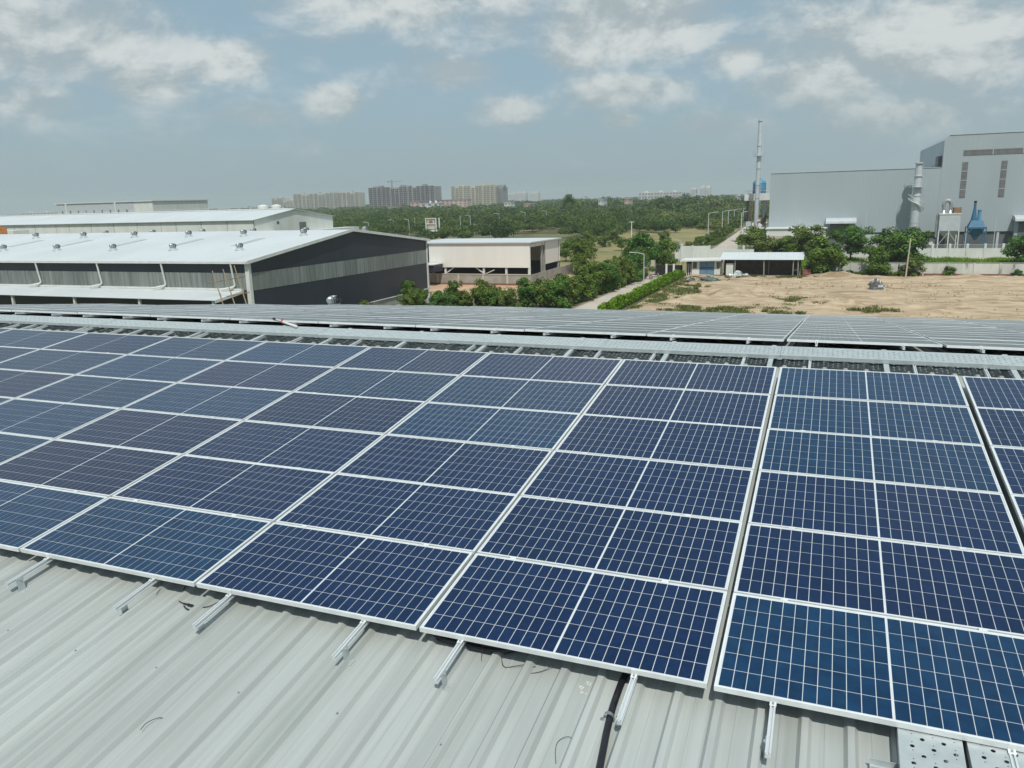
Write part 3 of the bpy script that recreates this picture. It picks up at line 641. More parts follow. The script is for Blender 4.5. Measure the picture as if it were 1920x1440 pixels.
# ================================================================== the charcoal warehouse on the left
GX, Y0_, Y1_, YR, ZE, ZR = -49.5, 61.6, 101.2, 81.2, 8.4, 10.72
wl = thing('charcoal_warehouse', 'long charcoal warehouse with pale metal roof and translucent strip at left', 'building', (GX, Y0_, 0))
XW = -135
mb = MB()
def gable_band(za, zb, y0, y1, x):   # strip of the end wall between two heights
    return [(x,y0,za),(x,y1,za),(x,y1,zb),(x,y0,zb)]
mb.add([(GX,Y0_,7.2),(GX,Y1_,6.95),(GX,Y1_,ZE),(GX,YR,ZR),(GX,Y0_,ZE)], [(0,1,2,3,4)])
mb.part('gable_wall', 'charcoal', wl, label='upper charcoal cladding of the gable')
mb = MB(); mb.add([(GX,Y0_,1.25),(GX,Y1_,1.2),(GX,Y1_,5.05),(GX,Y0_,5.4)], [(0,1,2,3)]); mb.part('gable_wall', 'charcoal', wl)
n_ = 27
for i in range(n_):
    ya, yb = Y0_+(Y1_-Y0_)*i/n_, Y0_+(Y1_-Y0_)*(i+1)/n_ - .06
    f = lambda y, a, b: a+(b-a)*(y-Y0_)/(Y1_-Y0_)
    mb = MB(); mb.prism([(GX+.01,ya,f(ya,5.38,5.03)),(GX+.01,yb,f(yb,5.38,5.03)),(GX+.01,yb,f(yb,7.22,6.97)),(GX+.01,ya,f(ya,7.22,6.97))], (.03,0,0)); mb.part('translucent_panel', 'translucent', wl)
mb = MB(); mb.box(GX-.3,GX-.02,Y0_,Y1_,0,1.2)
for y in (75,84,93): mb.box(GX-.35,GX+.05,y-.25,y+.25,0,1.18)
mb.part('plinth', 'concrete', wl)
mb = MB(); mb.box(GX-.02,GX+.12,Y0_,Y1_,1.16,1.26); mb.part('drip_flashing', 'white_trim', wl)
mb = MB(); mb.quad((XW,Y0_,7.2),(GX,Y0_,7.2),(GX,Y0_,ZE),(XW,Y0_,ZE)); mb.part('eave_wall', 'charcoal_x', wl)
mb = MB(); mb.quad((XW,Y0_,0),(GX,Y0_,0),(GX,Y0_,5.5),(XW,Y0_,5.5)); mb.part('eave_wall', 'charcoal_x', wl)
x = GX-.3; pan_me = None
while x > -100:
    mb = MB(); mb.box(x-1.42,x,Y0_-.03,Y0_-.005,5.45,7.25); mb.part('translucent_panel', 'translucent', wl); x -= 1.5
def roof_slab(name, parent, xa, xb, ya, za, yb, zb, m, th_=.12):
    mb = MB(); mb.prism([(xa,ya,za),(xa,yb,zb),(xa,yb,zb-th_),(xa,ya,za-th_)], (xb-xa,0,0)); return mb.part(name, m, parent)
sl_ = (ZR-ZE)/(YR-Y0_)
roof_slab('roof', wl, XW, GX+.35, Y0_-.5, ZE+.12-.5*sl_, YR, ZR+.12, 'white_sheet')
roof_slab('roof', wl, XW, GX+.35, Y1_+.5, ZE+.12-.5*sl_, YR+.002, ZR+.121, 'white_sheet')
mb = MB(); mb.beam((GX+.37,Y0_-.5,ZE-.02),(GX+.37,YR,ZR+.06),.10,.34); mb.beam((GX+.37,Y1_+.5,ZE-.02),(GX+.37,YR,ZR+.06),.10,.34); mb.part('barge_trim', 'white_trim', wl)
mb = MB(); mb.box(XW,GX+.3,Y0_-.62,Y0_-.50,ZE-.16,ZE+.08); mb.part('gutter', 'white_trim', wl)
for xd in (-99.4,-89.7,-80.1,-70.3,-60.8,-51.3):
    mb = MB(); mb.tube([(xd,Y0_-.52,ZE-.1),(xd,Y0_-.2,6.05),(xd,Y0_-.2,5.95),(xd-.15,Y0_-.3,5.8),(xd-1.3,Y0_-.9,5.58)], .10, 8); mb.part('downpipe', 'white_trim', wl)
mb = MB(); mb.box(GX-.35,GX+.13,Y0_-.13,Y0_+.30,0,ZE); mb.part('corner_trim', 'white_trim', wl)
mb = MB(); mb.box(GX-.05,GX+.12,Y1_-.3,Y1_+.05,0,ZE); mb.part('corner_trim', 'white_trim', wl)
roof_slab('canopy_roof', wl, XW, GX-.9, 57.3, 4.93, Y0_-.02, 5.42, 'white_sheet', .05)
mb = MB(); mb.box(XW,GX-.9,Y0_-.22,Y0_-.02,5.42,5.62); mb.part('canopy_flashing', 'white_trim', wl)
mb = MB(); mb.beam((GX-.85,57.3,4.80),(GX-.85,Y0_-.05,5.30),.1,.3); mb.part('canopy_trim', 'white_trim', wl)
for xd in (-50.9,-60.8,-70.3,-80.1): mb = MB(); mb.box(xd-.12,xd+.12,57.5,57.74,0,4.85); mb.part('canopy_post', 'white_trim', wl)
# sky lights let into the roof
for i, xd in enumerate((-58.5,-68,-77.6,-87.2,-96.8)):
    y_a, y_b = 70.2, 75.2; za_, zb_ = ZE+.13+(y_a-Y0_)*sl_, ZE+.13+(y_b-Y0_)*sl_
    mb = MB(); mb.prism([(xd-.5,y_a,za_),(xd+.5,y_a,za_),(xd+.5,y_b,zb_),(xd-.5,y_b,zb_)], (0,0,.03)); mb.part('roof_light', 'roof_light', wl)
rows = [([-55.5,-65.3,-74.8,-84.4,-94.2], 67.6, 'front'), ([-53.7,-62.9,-71.9,-81.4,-90.9,-100.4], 77.2, 'middle')]
for xs_, y, rn in rows:
    for i, xv in enumerate(xs_):
        ventilator(f'turbine ventilator on the warehouse roof, {rn} row, {ORD[i+1]} from the gable', (xv, y, ZE+.14+(y-Y0_)*sl_), .44, 0, 'ventilators on the charcoal warehouse', 12)
for i, xv in enumerate([-50.6,-60.0,-68.9,-78.0,-87.5,-97.0]):
    ventilator(f'turbine ventilator half hidden behind the warehouse ridge, {ORD[i+1]} from the gable', (xv, 86.3, ZR+.14-(86.3-YR)*sl_), .44, 0, 'ventilators on the charcoal warehouse', 12)
# bamboo scaffold leaning by the corner
th = thing('bamboo_scaffold', 'rough bamboo scaffold poles leaning at the warehouse corner', 'scaffold', (-52, 57, 0))
P_ = lambda px, py, y: tuple(aty(px, py, y))
for a, b in (((398,508),(418,572)),((418,505),(440,572)),((439,498),(462,572))):
    mb = MB(); p1 = Vector(P_(*a, 58.8)); p2 = Vector(P_(*b, 56.6)); d = (p2-p1); p2 = p1 + d*((0-p1.z)/d.z) if d.z < -.1 else p2
    mb.tube([p1, p1.lerp(p2,.5)+Vector((.05,0,0)), p2], [.05,.06,.07], 6); mb.part('upright', 'bamboo', th)
for a, b in (((390,531),(460,518)),):
    mb = MB(); mb.tube([P_(*a,58.6), P_(*b,58.6)], .055, 6); mb.part('ledger', 'bamboo', th)
mb = MB(); mb.tube([P_(425,556,57.2), P_(468,548,59.5)], .05, 6); mb.part('ledger', 'bamboo', th)

# ================================================================== pale warehouses further back on the left
wb = thing('pale_warehouse', 'long cream warehouse with white roof behind the charcoal one', 'building', (-137, 168, 0))
bx0, by0, by1, byr, bze, bzr = -137, 168.5, 205.2, 186.3, 10.45, 12.9
x = bx0; i = 0
while x > -300:
    w_ = 9.0 if i % 5 != 3 else 5.5
    mb = MB(); mb.box(x-w_+.18,x,by0-.02,by0+.2,0,bze); mb.part('wall_panel', 'white_wall', wb); x -= w_; i += 1
mb = MB(); mb.add([(bx0,by0,0),(bx0,by1,0),(bx0,by1,bze),(bx0,byr,bzr),(bx0,by0,bze)], [(0,1,2,3,4)]); mb.part('gable_wall', 'white_wall', wb)
mb = MB(); mb.box(-300,bx0-.3,by0+.25,by1-.1,0,bze-.2); mb.part('inner_wall', 'dark_void', wb)
s2 = (bzr-bze)/(byr-by0)
roof_slab('roof', wb, -300, bx0+.4, by0-.6, bze+.1-.6*s2, byr, bzr+.1, 'white_sheet'); roof_slab('roof', wb, -300, bx0+.4, by1+.6, bze+.1-.6*s2, byr+.01, bzr+.102, 'white_sheet')
mb = MB(); mb.box(-300,bx0+.3,byr-.5,byr+.5,bzr+.1,bzr+.32); mb.part('ridge_vent', 'white_trim', wb)
for (ya, yb, za, zb, m_) in ((188.3,191.5,5.2,9.2,'louvre'),(178.2,179.2,9,9.8,'factory_dark'),(193,199,3.6,5.6,'dark_void'),(201,205.5,3.6,5.8,'dark_void')):
    mb = MB(); mb.box(bx0-.05,bx0+.05,ya,yb,za,zb); mb.part('window' if m_ != 'dark_void' else 'loading_opening', m_, wb)
mb = MB(); mb.box(bx0-.1,bx0+6,168.3,176.5,0,6.9); mb.part('annex', 'white_wall', wb)
mb = MB(); mb.box(bx0+.05,bx0+5,192,212,6.0,6.9); mb.part('dock_canopy', 'white_trim', wb)
mb = MB(); mb.tube([(bx0+4.8,192.3,0),(bx0+4.8,192.3,6)],.15,8); mb.part('canopy_post', 'white_trim', wb)
mb = MB(); mb.tube([(bx0+4.8,211.5,0),(bx0+4.8,211.5,6)],.15,8); mb.part('canopy_post', 'white_trim', wb)
w3 = thing('pale_warehouse', 'low white roofed shed beyond the cream warehouse with ridge posts', 'building', (-200, 258, 0))
mb = MB(); mb.box(-330,-200,258,272,0,11.6); mb.part('wall', 'white_wall', w3)
mb = MB(); mb.prism([(-330,257,11.5),(-330,265,13.0),(-330,273,11.5)], (130.5,0,0)); mb.part('roof', 'white_sheet', w3)
for k in range(24): mb = MB(); mb.box(-328+k*5.5,-327.8+k*5.5,264.9,265.1,12.9,13.7); mb.part('ridge_post', 'pole_grey', w3)
mb = MB(); mb.box(-328,-201,264.95,265.05,13.55,13.65); mb.part('ridge_rail', 'pole_grey', w3)
for k, (px_, r_) in enumerate(((494,2.1),(519,1.9))):
    c = aty(px_, 396, 250); mb = MB(); mb.lathe([(r_,0),(r_,13.9),(r_*.96,14.1),(r_*.3,14.5)], (c[0],250,0), 20)
    solid('storage_tank', mb, 'white_wall', ['wider white round tank on the roofline left of the towers','narrower white round tank on the roofline left of the towers'][k], 'tank', (c[0],250,0), 'white tanks', True)
w4 = thing('grey_shed', 'tall pale grey shed on the skyline behind the left roofs', 'building', (-411, 330, 0))
mb = MB(); mb.box(-411,-352,330,372,0,18.1); mb.part('wall', 'stack_grey', w4)
mb = MB(); mb.box(-351.95,-338,330.1,372,0,18.2); mb.part('wall', 'white_wall', w4)
mb = MB(); mb.box(-412,-337.5,329.5,372.5,18.22,18.7); mb.part('parapet', 'white_trim', w4)
for k in range(9): mb = MB(); mb.box(-407+k*6.2,-406.2+k*6.2,329.8,330.02,12.0,14.2); mb.part('window', 'glass_dark', w4)
for k in range(2): mb = MB(); mb.tube([(-403+k*38,329.7,0),(-403+k*38,329.7,18.2)], .6, 8); mb.part('downpipe', 'white_trim', w4)
mb = MB(); c = aty(22,428,160); mb.box(c[0]-5,c[0]+3,158,163,0,9.0)
yb = thing('orange_plant', 'orange and cream equipment box at the far left behind the roof', 'machine', (float(c[0]),160,0)); mb.part('housing', 'white_wall', yb)
mb = MB(); mb.box(c[0]-3.4,c[0]+.6,157.7,158,8.2,10.0); mb.box(c[0]-2.4,c[0]-1.2,157.6,158,9.4,10.4); mb.part('orange_guard', 'orange', yb)

# ================================================================== cream open shed in the middle
ws = thing('cream_shed', 'cream clad open sided shed with white roof beside the charcoal warehouse', 'building', (-39, 117, 0))
mb = MB(); mb.box(-57.5,-39,117,117.15,2.95,6.9); mb.part('front_cladding', 'cream_wall', ws)
mb = MB(); mb.box(-39.15,-39,124.6,132.3,2.9,6.75); mb.part('side_cladding', 'cream_wall_y', ws)
mb = MB(); mb.box(-39.15,-39.0,117.2,124.6,6.25,6.8); mb.part('header', 'cream_wall_y', ws)
mb = MB(); mb.prism([(-62,116.7,6.95),(-62,132.6,6.78),(-62,132.6,6.98),(-62,116.7,7.15)], (23.4,0,0)); mb.part('roof', 'white_sheet', ws)
mb = MB(); mb.box(-62,-38.9,132.2,132.35,2.9,6.8); mb.part('back_cladding', 'cream_wall', ws)
for k, xx in enumerate((-57,-54.6,-47.4,-43.3,-39.25)):
    mb = MB(); mb.box(xx-.17,xx+.17,117.2,117.5,0,6.9); mb.part('column', 'white_trim', ws)
for yy in (123.2, 124.5, 132.0): mb = MB(); mb.box(-39.3,-38.98,yy-.15,yy+.15,0,6.75); mb.part('column', 'concrete', ws)
mb = MB(); mb.box(-39.25,-38.92,117.05,117.2,.4,6.9); mb.part('column', 'white_trim', ws)
mb = MB(); mb.beam((-54.4,117.35,2.0),(-52.9,117.35,2.95),.16); mb.part('brace', 'white_trim', ws)
mb = MB(); mb.beam((-48.9,117.35,2.9),(-47.5,117.35,2.0),.16); mb.part('brace', 'white_trim', ws)
mb = MB(); mb.beam((-46.8,116.8,1.95),(-45.2,116.6,2.6),.12); mb.part('loose_pipe', 'white_trim', ws)
mb = MB(); mb.box(-58,-38.85,116.9,117.05,.35,1.75); mb.part('dwarf_wall', 'concrete', ws)
for xx in (-56,-52,-47.4,-43): mb = MB(); mb.box(xx-.16,xx+.16,116.82,116.9,.3,1.7); mb.part('pilaster', 'concrete_pale', ws)
mb = MB(); mb.box(-58.02,-38.83,116.83,117.1,1.75,1.88); mb.part('coping', 'concrete_pale', ws)
mb = MB(); mb.box(-58,-38.86,116.88,117.07,0,.34); mb.part('footing', 'brick_red', ws)
mb = MB(); mb.box(-39,-38.8,117.06,140,0,1.75); mb.part('side_wall', 'concrete', ws)
mb = MB(); mb.box(-61.9,-38.95,132.36,132.5,0,2.9); mb.part('back_wall', 'factory_dark', ws)  # back and end walls coloured dark to paint in the shed's interior shade
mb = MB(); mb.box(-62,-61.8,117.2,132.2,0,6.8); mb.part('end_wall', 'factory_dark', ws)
mb = MB(); mb.box(-57.9,-54.9,113.5,116.8,2.4,3.6); mb.part('lean_to', 'charcoal_x', ws)
mb = MB(); mb.box(-58.1,-54.8,113.2,116.85,3.6,3.72); mb.part('lean_to_roof', 'white_trim', ws)
mb = MB(); mb.box(-58,-39.3,118,131.8,.02,.1); mb.part('floor_slab', 'concrete', ws)

# ================================================================== gate, hut and lean-to
gt = thing('gate', 'black sheet gate between white posts at the end of the driveway', 'gate', (-20, 136, 0))
for xa, xb in ((-22.1,-20.35),(-20.05,-19.05),(-18.75,-17.4)): mb = MB(); mb.box(xa,xb,136.2,136.26,.12,1.85); mb.part('gate_leaf', 'dark_void', gt)
for xp in (-20.2,-18.9): mb = MB(); mb.box(xp-.16,xp+.16,135.95,136.19,0,2.05); mb.part('post', 'paint_white', gt)
mb = MB(); mb.box(-23.2,-22.3,135.8,136.6,0,2.7); mb.part('pillar', 'concrete_pale', gt)
mb = MB(); mb.box(-26,-23.2,136.1,136.4,0,2.3); mb.part('wing_wall', 'concrete_pale', gt)
ht = thing('guard_hut', 'white guard hut with blue double door and flat roof beside the gate', 'building', (-13, 135, 0))
mb = MB(); mb.box(-15.6,-10.75,135,139,0,2.7); mb.part('wall', 'paint_white', ht)
mb = MB(); mb.prism([(-17.5,134.1,2.62),(-10.5,134.1,2.78),(-10.5,134.1,3.0),(-17.5,134.1,2.84)], (0,5.3,0)); mb.part('roof_slab', 'paint_white', ht)
mb = MB(); mb.box(-16.6,-15.7,135.4,138.6,0,2.4); mb.part('side_store', 'dark_void', ht)
for xd in (-16.5,-16.15,-15.8): mb = MB(); mb.box(xd-.06,xd+.06,135.3,135.39,0,2.2); mb.part('post', 'paint_white', ht)
d_ = MB(); d_.box(-14.25,-11.75,134.93,134.995,.25,2.62); d_ = d_.part('door', 'door_blue', ht)
for z in (1.25,): mb = MB(); mb.box(-14.2,-11.8,134.90,134.93,z-.08,z+.4); mb.part('door_band', 'door_blue_dark', d_)
mb = MB(); mb.box(-13.03,-12.97,134.89,134.93,.25,2.6); mb.part('door_seam', 'door_blue_dark', d_)
for xa, xb in ((-15.35,-14.75),(-11.35,-10.85)):
    w_ = MB(); w_.box(xa,xb,134.95,134.996,1.4,2.5); w_ = w_.part('window', 'glass_dark', ht); mb = MB(); mb.box((xa+xb)/2-.02,(xa+xb)/2+.02,134.92,134.95,1.4,2.5); mb.part('mullion', 'paint_white', w_)
lt_ = thing('lean_to', 'open lean-to with corrugated white roof on thin posts beside the hut', 'shelter', (-4, 135, 0))
mb = MB(); vs_ = []; nx = 92
for i in range(nx+1):
    x = -10.9 + 13.6*i/nx; h_ = .05*(i % 2)
    vs_ += [(x,134.2,2.95+h_),(x,139.2,3.85+h_)]
mb.add(vs_, [(2*i,2*i+2,2*i+3,2*i+1) for i in range(nx)]); mb.part('roof', 'white_sheet', lt_)
for xx in (-10.4,-8.3,-3.5,1.1,1.9): mb = MB(); mb.tube([(xx,134.6,0),(xx+random.uniform(-.08,.08),134.6,3.02)], .09, 8); mb.part('post', 'concrete', lt_)
for xx in (-2.9,): mb = MB(); mb.tube([(xx,137,0),(xx,137,3.4)], .06, 6); mb.part('post', 'concrete', lt_)
mb = MB(); mb.box(-10.6,2.2,139.0,139.2,0,3.7); mb.part('back_wall', 'lean_to_shade', lt_)
mb = MB(); mb.box(-10.7,2.2,135.2,139.0,.0,.13); mb.part('floor', 'lean_to_shade', lt_)
mb = MB(); mb.box(2.1,2.2,135.5,139,0,1.6); mb.part('end_wall', 'concrete', lt_)
mb = MB(); mb.box(-9.75,-8.55,134.75,134.85,.1,2.3); mb.part('door_leaf', 'paint_white', lt_)
mb = MB(); mb.tube([(1.1,134.6,1.2),(1.9,134.6,1.3)], .04, 6); mb.part('rail', 'concrete', lt_)
def lump(name, label, cat, c, sx, sy, sz, mats, seed, group=None, n=10):
    r_ = random.Random(seed); mb = MB(); vs_ = []; 
    for j in range(7):
        ph = j/6*math.pi/2
        for k in range(n):
            a = k*math.tau/n; rr = math.cos(ph)*(1+r_.uniform(-.28,.28))
            vs_.append((c[0]+sx*rr*math.cos(a), c[1]+sy*rr*math.sin(a), c[2]+sz*math.sin(ph)*(1+r_.uniform(-.2,.2)) - (0.03 if j == 0 else 0)))
    for j in range(6):
        for k in range(n):
            mb.m = r_.randrange(len(mats)) if len(mats) > 1 else 0
            mb.add([vs_[j*n+k], vs_[j*n+(k+1)%n], vs_[(j+1)*n+(k+1)%n], vs_[(j+1)*n+k]], [(0,1,2,3)])
    return solid(name, mb, list(mats), label, cat, c, group)
sk = ['leftmost white sack in the pile under the lean-to','second white sack in the pile under the lean-to','pale green sack in the pile under the lean-to','rightmost white sack in the pile under the lean-to','topmost pale sack on the pile under the lean-to']
for i, (x, y, z, s) in enumerate(((-8.9,134.0,.05,.7),(-8.0,133.8,.05,.75),(-7.2,133.9,.05,.7),(-6.4,133.8,.05,.7),(-7.7,134.1,.65,.65))):
    lump('sack', sk[i], 'sack', (x,y,z), s, .5, .62 if z < .3 else .5, ['tarp_white','tarp_white','galv'] if i != 2 else ['tarp_green','tarp_white'], i+3, 'sacks under the lean-to')
mb = MB(); mb.box(2.6,3.9,136.2,137,0,1.25); solid('red_crate', mb, 'brick_red', 'dark red crate standing at the right end of the lean-to', 'crate', (3.2,136.6,0))
# debris heap
th = thing('debris_heap', 'tangled heap of scrap poles, tarps and planks in front of the hut', 'debris', (-12.5, 128, .05)); r_ = random.Random(5)
for k in range(26):
    c = Vector((-12.6+r_.gauss(0,2.0), 128+r_.gauss(0,1.1), .15+r_.random()*.6)); a = r_.uniform(0,math.tau); l_ = r_.uniform(.8,2.2); d = Vector((math.cos(a),math.sin(a),r_.uniform(-.25,.3)))*l_/2
    mb = MB(); mb.beam(c-d, c+d, r_.uniform(.06,.22), r_.uniform(.03,.08)); mb.part(['plank','pole'][k % 2], r_.choice(['bamboo','tarp_dark','rust','concrete','tarp_green']), th)
lump('tarp_pile', 'green tarpaulin bundle on the debris heap near the hut', 'tarpaulin', (-11.6,127.3,.05), 1.9, .8, .55, ['tarp_green','tarp_dark'], 9)
lump('tarp_pile', 'pale blue and white rubbish bundle at the left of the debris heap', 'rubbish', (-14.6,127.8,.05), 1.0, .6, .45, ['tarp_white','tarp_green','tarp_dark'], 12)
lump('tarp_pile', 'black and white plastic heap alone on the bare soil', 'rubbish', (13.0,119.2,.08), 1.05, .8, 1.35, ['tarp_dark','tarp_dark','tarp_white'], 21)
mb = MB(); mb.tube([(14.0,119.0,.3),(16.9,118.4,.22)], .06, 6); solid('timber_pole', mb, 'bamboo', 'thin pole lying on the soil beside the plastic heap', 'pole', (15,118.8,.2))
# motorcycle at the gate
mc = thing('motorcycle', 'small dark motorcycle parked on the driveway before the gate', 'motorcycle', (-20.9,129.3,.03)); ox, oy = -20.9, 129.3
for dx in (-.65,.65):
    mb = MB(); n_ = 18
    for k in range(n_):
        a0, a1 = k*math.tau/n_, (k+1)*math.tau/n_
        mb.tube([(ox+dx+.28*math.cos(a0),oy,.33+.28*math.sin(a0)),(ox+dx+.28*math.cos(a1),oy,.33+.28*math.sin(a1))], .06, 6, False)
    w_ = mb.part('wheel', 'black_plastic', mc); mb = MB(); mb.tube([(ox+dx,oy-.05,.33),(ox+dx,oy+.05,.33)], .14, 10); mb.part('hub', 'steel', w_)
mb = MB(); mb.tube([(ox-.65,oy,.33),(ox-.3,oy,.5),(ox+.3,oy,.5),(ox+.5,oy,.85),(ox+.65,oy,.33)], .05, 6); mb.part('frame', 'tarp_dark', mc)
mb = MB(); mb.lathe([(.05,-.16),(.17,-.1),(.2,.02),(.12,.12)], (ox+.18,oy,.85), 10); mb.part('fuel_tank', 'tarp_dark', mc)
mb = MB(); mb.box(ox-.7,ox+.02,oy-.13,oy+.13,.78,.88); mb.part('seat', 'black_plastic', mc)
mb = MB(); mb.box(ox-.18,ox+.2,oy-.14,oy+.14,.3,.55); mb.part('engine', 'steel', mc)
mb = MB(); mb.tube([(ox+.5,oy-.33,1.08),(ox+.48,oy,1.0),(ox+.5,oy+.33,1.08)], .025, 6); mb.part('handlebar', 'steel', mc)
mb = MB(); mb.lathe([(.05,-.08),(.1,0),(.05,.08)], (ox+.62,oy,.9), 8); mb.part('headlight', 'paint_white', mc)
mb = MB(); mb.beam((ox-.1,oy+.1,.35),(ox-.2,oy+.35,.0),.03); mb.part('stand', 'steel', mc)

# ================================================================== compound walls
bw = thing('boundary_wall', 'weathered white boundary wall with black stains along the soil field', 'wall', (30, 139.5, 0))
for k in range(17):
    x = 3 + k*3.6; mb = MB(); mb.box(x,x+3.4,139.4,139.6,.42,2.05); mb.part('wall_panel', 'stained_wall', bw)
    mb = MB(); mb.box(x+3.4,x+3.6,139.3,139.7,0,2.12); mb.part('pier', 'stained_wall', bw)
mb = MB(); mb.box(3,64.2,139.36,139.64,2.13,2.2); mb.part('coping', 'concrete', bw)
mb = MB(); mb.box(3,64.2,139.36,139.66,0,.42); mb.part('plinth_band', 'brick_red', bw)
def white_wall(name, label, x0, x1, y, h, pitch, hp_, rail=True, solid_to=None):
    w_ = thing(name, label, 'wall', ((x0+x1)/2, y, 0)); x = x0; k = 0
    while x < x1 - .1:
        xe = min(x+pitch, x1)
        mb = MB(); mb.box(x,x+.42,y-.2,y+.2,0,hp_); mb.part('pier', 'paint_white', w_)
        top = hp_-.1 if (solid_to and xe <= solid_to) else h
        mb = MB(); mb.box(x+.42,xe,y-.1,y+.1,0,top); mb.part('wall_panel', 'paint_white', w_)
        if rail and top == h:
            mb = MB()
            for j in range(int((xe-x-.42)/.16)): mb.box(x+.46+j*.16,x+.49+j*.16,y-.015,y+.015,h,hp_-.12)
            mb.box(x+.42,xe,y-.03,y+.03,hp_-.17,hp_-.12); mb.part('railing', 'pole_grey', w_)
        x = xe; k += 1
    return w_
white_wall('compound_wall', 'white wall with piers and grille before the dust collectors', -2, 60, 174, 2.15, 3.05, 3.05)
white_wall('compound_wall', 'white corner wall behind the guard hut roof', -24.3, -8, 167, 2.5, 3.5, 3.35, solid_to=-17)
mb = MB(); mb.box(-24.35,-24.05,167.3,176,0,3.2)
solid('compound_wall', mb, 'paint_white', 'white return wall running back from the corner behind the hut', 'wall', (-24.2,170,0))

# ================================================================== grey factory on the right
fc = thing('grey_factory', 'huge windowless blue grey clad factory hall on the right', 'building', (20, 205, 0))
FY = 205
mb = MB(); mb.box(-8,29.45,FY,270,3.9,18.4); mb.part('hall_cladding', 'factory_grey', fc)
mb = MB(); mb.prism([(29.4,FY-.05,3.9),(70,FY-.05,3.9),(70,FY-.05,25.4),(30.4,FY-.05,25.4),(29.4,FY-.05,24.4)], (0,55,0)); mb.part('tower_cladding', 'factory_grey', fc)
mb = MB(); mb.box(-8.1,29.3,FY-.12,FY+.2,18.41,18.52); mb.part('parapet_cap', 'stack_grey', fc)
mb = MB(); mb.box(30.3,70,FY-.17,FY+.2,25.41,25.6); mb.part('parapet_cap', 'stack_grey', fc)
mb = MB(); mb.box(28.6,29.38,207,212,18.42,21); mb.part('roof_plant_room', 'factory_dark', fc)
mb = MB(); mb.beam((27.2,206.5,18.42),(28.9,206.5,19.7),.15); mb.part('roof_brace', 'factory_dark', fc)
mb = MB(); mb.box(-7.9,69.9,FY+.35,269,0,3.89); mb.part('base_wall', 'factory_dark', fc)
for xa, xb in ((14.2,17.4),(17.6,19.6)): mb = MB(); mb.box(xa,xb,FY+.2,FY+.34,.2,3.4); mb.part('base_panel', 'stack_grey', fc)
for xa in (12.8,20.3,29.5,35.2,41.7,46.5): mb = MB(); mb.box(xa,xa+.5,FY+.1,FY+.34,0,3.88); mb.part('column', 'stack_grey', fc)
mb = MB(); mb.box(33.4,70,FY-.12,FY-.051,20.8,22.0); mb.part('louvre_strip', 'louvre', fc)
for xa in (33.4,41.1,49,57): mb = MB(); mb.box(xa,xa+1.15,FY-.12,FY-.051,11.5,19.4); mb.part('louvre_strip', 'louvre', fc)
for xa in (33.4,41.1,49,57):
    for z in (13.4,15.4,17.4): mb = MB(); mb.box(xa,xa+1.15,FY-.16,FY-.121,z-.06,z+.06); mb.part('louvre_bar', 'stack_grey', fc)
for xa in (39.2,45.0,50.8): mb = MB(); mb.box(xa-.06,xa+.06,FY-.16,FY-.121,20.8,22.0); mb.part('louvre_bar', 'stack_grey', fc)
for k, (xa, xb) in enumerate(((5.3,12.1),(44.5,51.5))):
    y0 = FY-.02 if k == 0 else FY-.07
    mb = MB(); mb.box(xa+.3,xb-.3,y0-1.4,y0-.05,0,6.15); c_ = mb.part('door_porch', 'factory_grey', fc)
    mb = MB(); mb.box(xa+1.0,xb-1.6,y0-1.5,y0-1.41,.0,6.1); mb.part('roller_door', 'factory_dark', c_)
    mb = MB(); mb.prism([(xa,y0-3.0,6.2),(xa,y0-.02,6.35),(xa,y0-.02,7.45),(xa,y0-.8,7.4),(xa,y0-2.2,7.1),(xa,y0-2.9,6.7)], (xb-xa,0,0)); mb.part('door_hood', 'stack_grey', c_)
an = thing('annex_building', 'low white flat roofed annex at the left foot of the grey factory', 'building', (-1, 200, 0))
mb = MB(); mb.box(-8.1,5.6,199,204.9,0,5.2); mb.part('wall', 'paint_white', an)
mb = MB(); mb.box(-7.6,-.2,198.9,198.99,.3,3.6); mb.part('wall_recess', 'concrete_pale', an)
mb = MB(); mb.box(.2,5.1,198.9,198.99,.3,3.6); mb.part('wall_recess', 'concrete_pale', an)
mb = MB(); mb.box(-8.3,5.8,198.7,205,5.2,5.4); mb.part('coping', 'paint_white', an)
a2 = thing('annex_building', 'small white block below the tall chimney left of the factory', 'building', (-11, 208, 0))
mb = MB(); mb.box(-14.2,-9.3,206,214,0,5.0); mb.part('wall', 'paint_white', a2)
mb = MB(); mb.box(-14.4,-9.1,205.8,214.2,5.0,5.2); mb.part('coping', 'paint_white', a2)
mb = MB(); mb.box(-9.2,-8.2,206.5,214,0,4.4); mb.part('link_block', 'factory_dark', a2)
ts = thing('tank_stand', 'white slab on tall columns holding the blue water tank', 'water tower', (-13.5, 232, 0))
mb = MB(); mb.box(-16.5,-9.2,229.5,235.5,11.8,13.7); mb.part('slab', 'paint_white', ts)
for xx, yy in ((-11.0,229.9),(-9.6,235),(-15.9,235)): mb = MB(); mb.box(xx-.5,xx+.5,yy-.3,yy+.3,0,11.8); mb.part('column', 'factory_dark', ts)
mb = MB(); mb.tube([(-16.3,229.6,14.4),(-9.4,229.6,14.4)], .05, 6)
for k in range(8): mb.tube([(-16.3+k*.98,229.6,13.7),(-16.3+k*.98,229.6,14.4)], .04, 5)
mb.part('railing', 'pole_grey', ts)
tk = thing('water_tank', 'round sky blue water tank above the white slab by the chimney', 'tank', (-12.8, 232, 13.7))
mb = MB(); mb.lathe([(1.75,.9),(1.78,1.2),(1.75,2.9),(1.6,3.3),(.9,3.75),(.45,3.85),(.45,4.15),(.1,4.2)], (-12.8,232,13.7), 24); mb.part('body', 'tank_blue', tk, smooth=False)
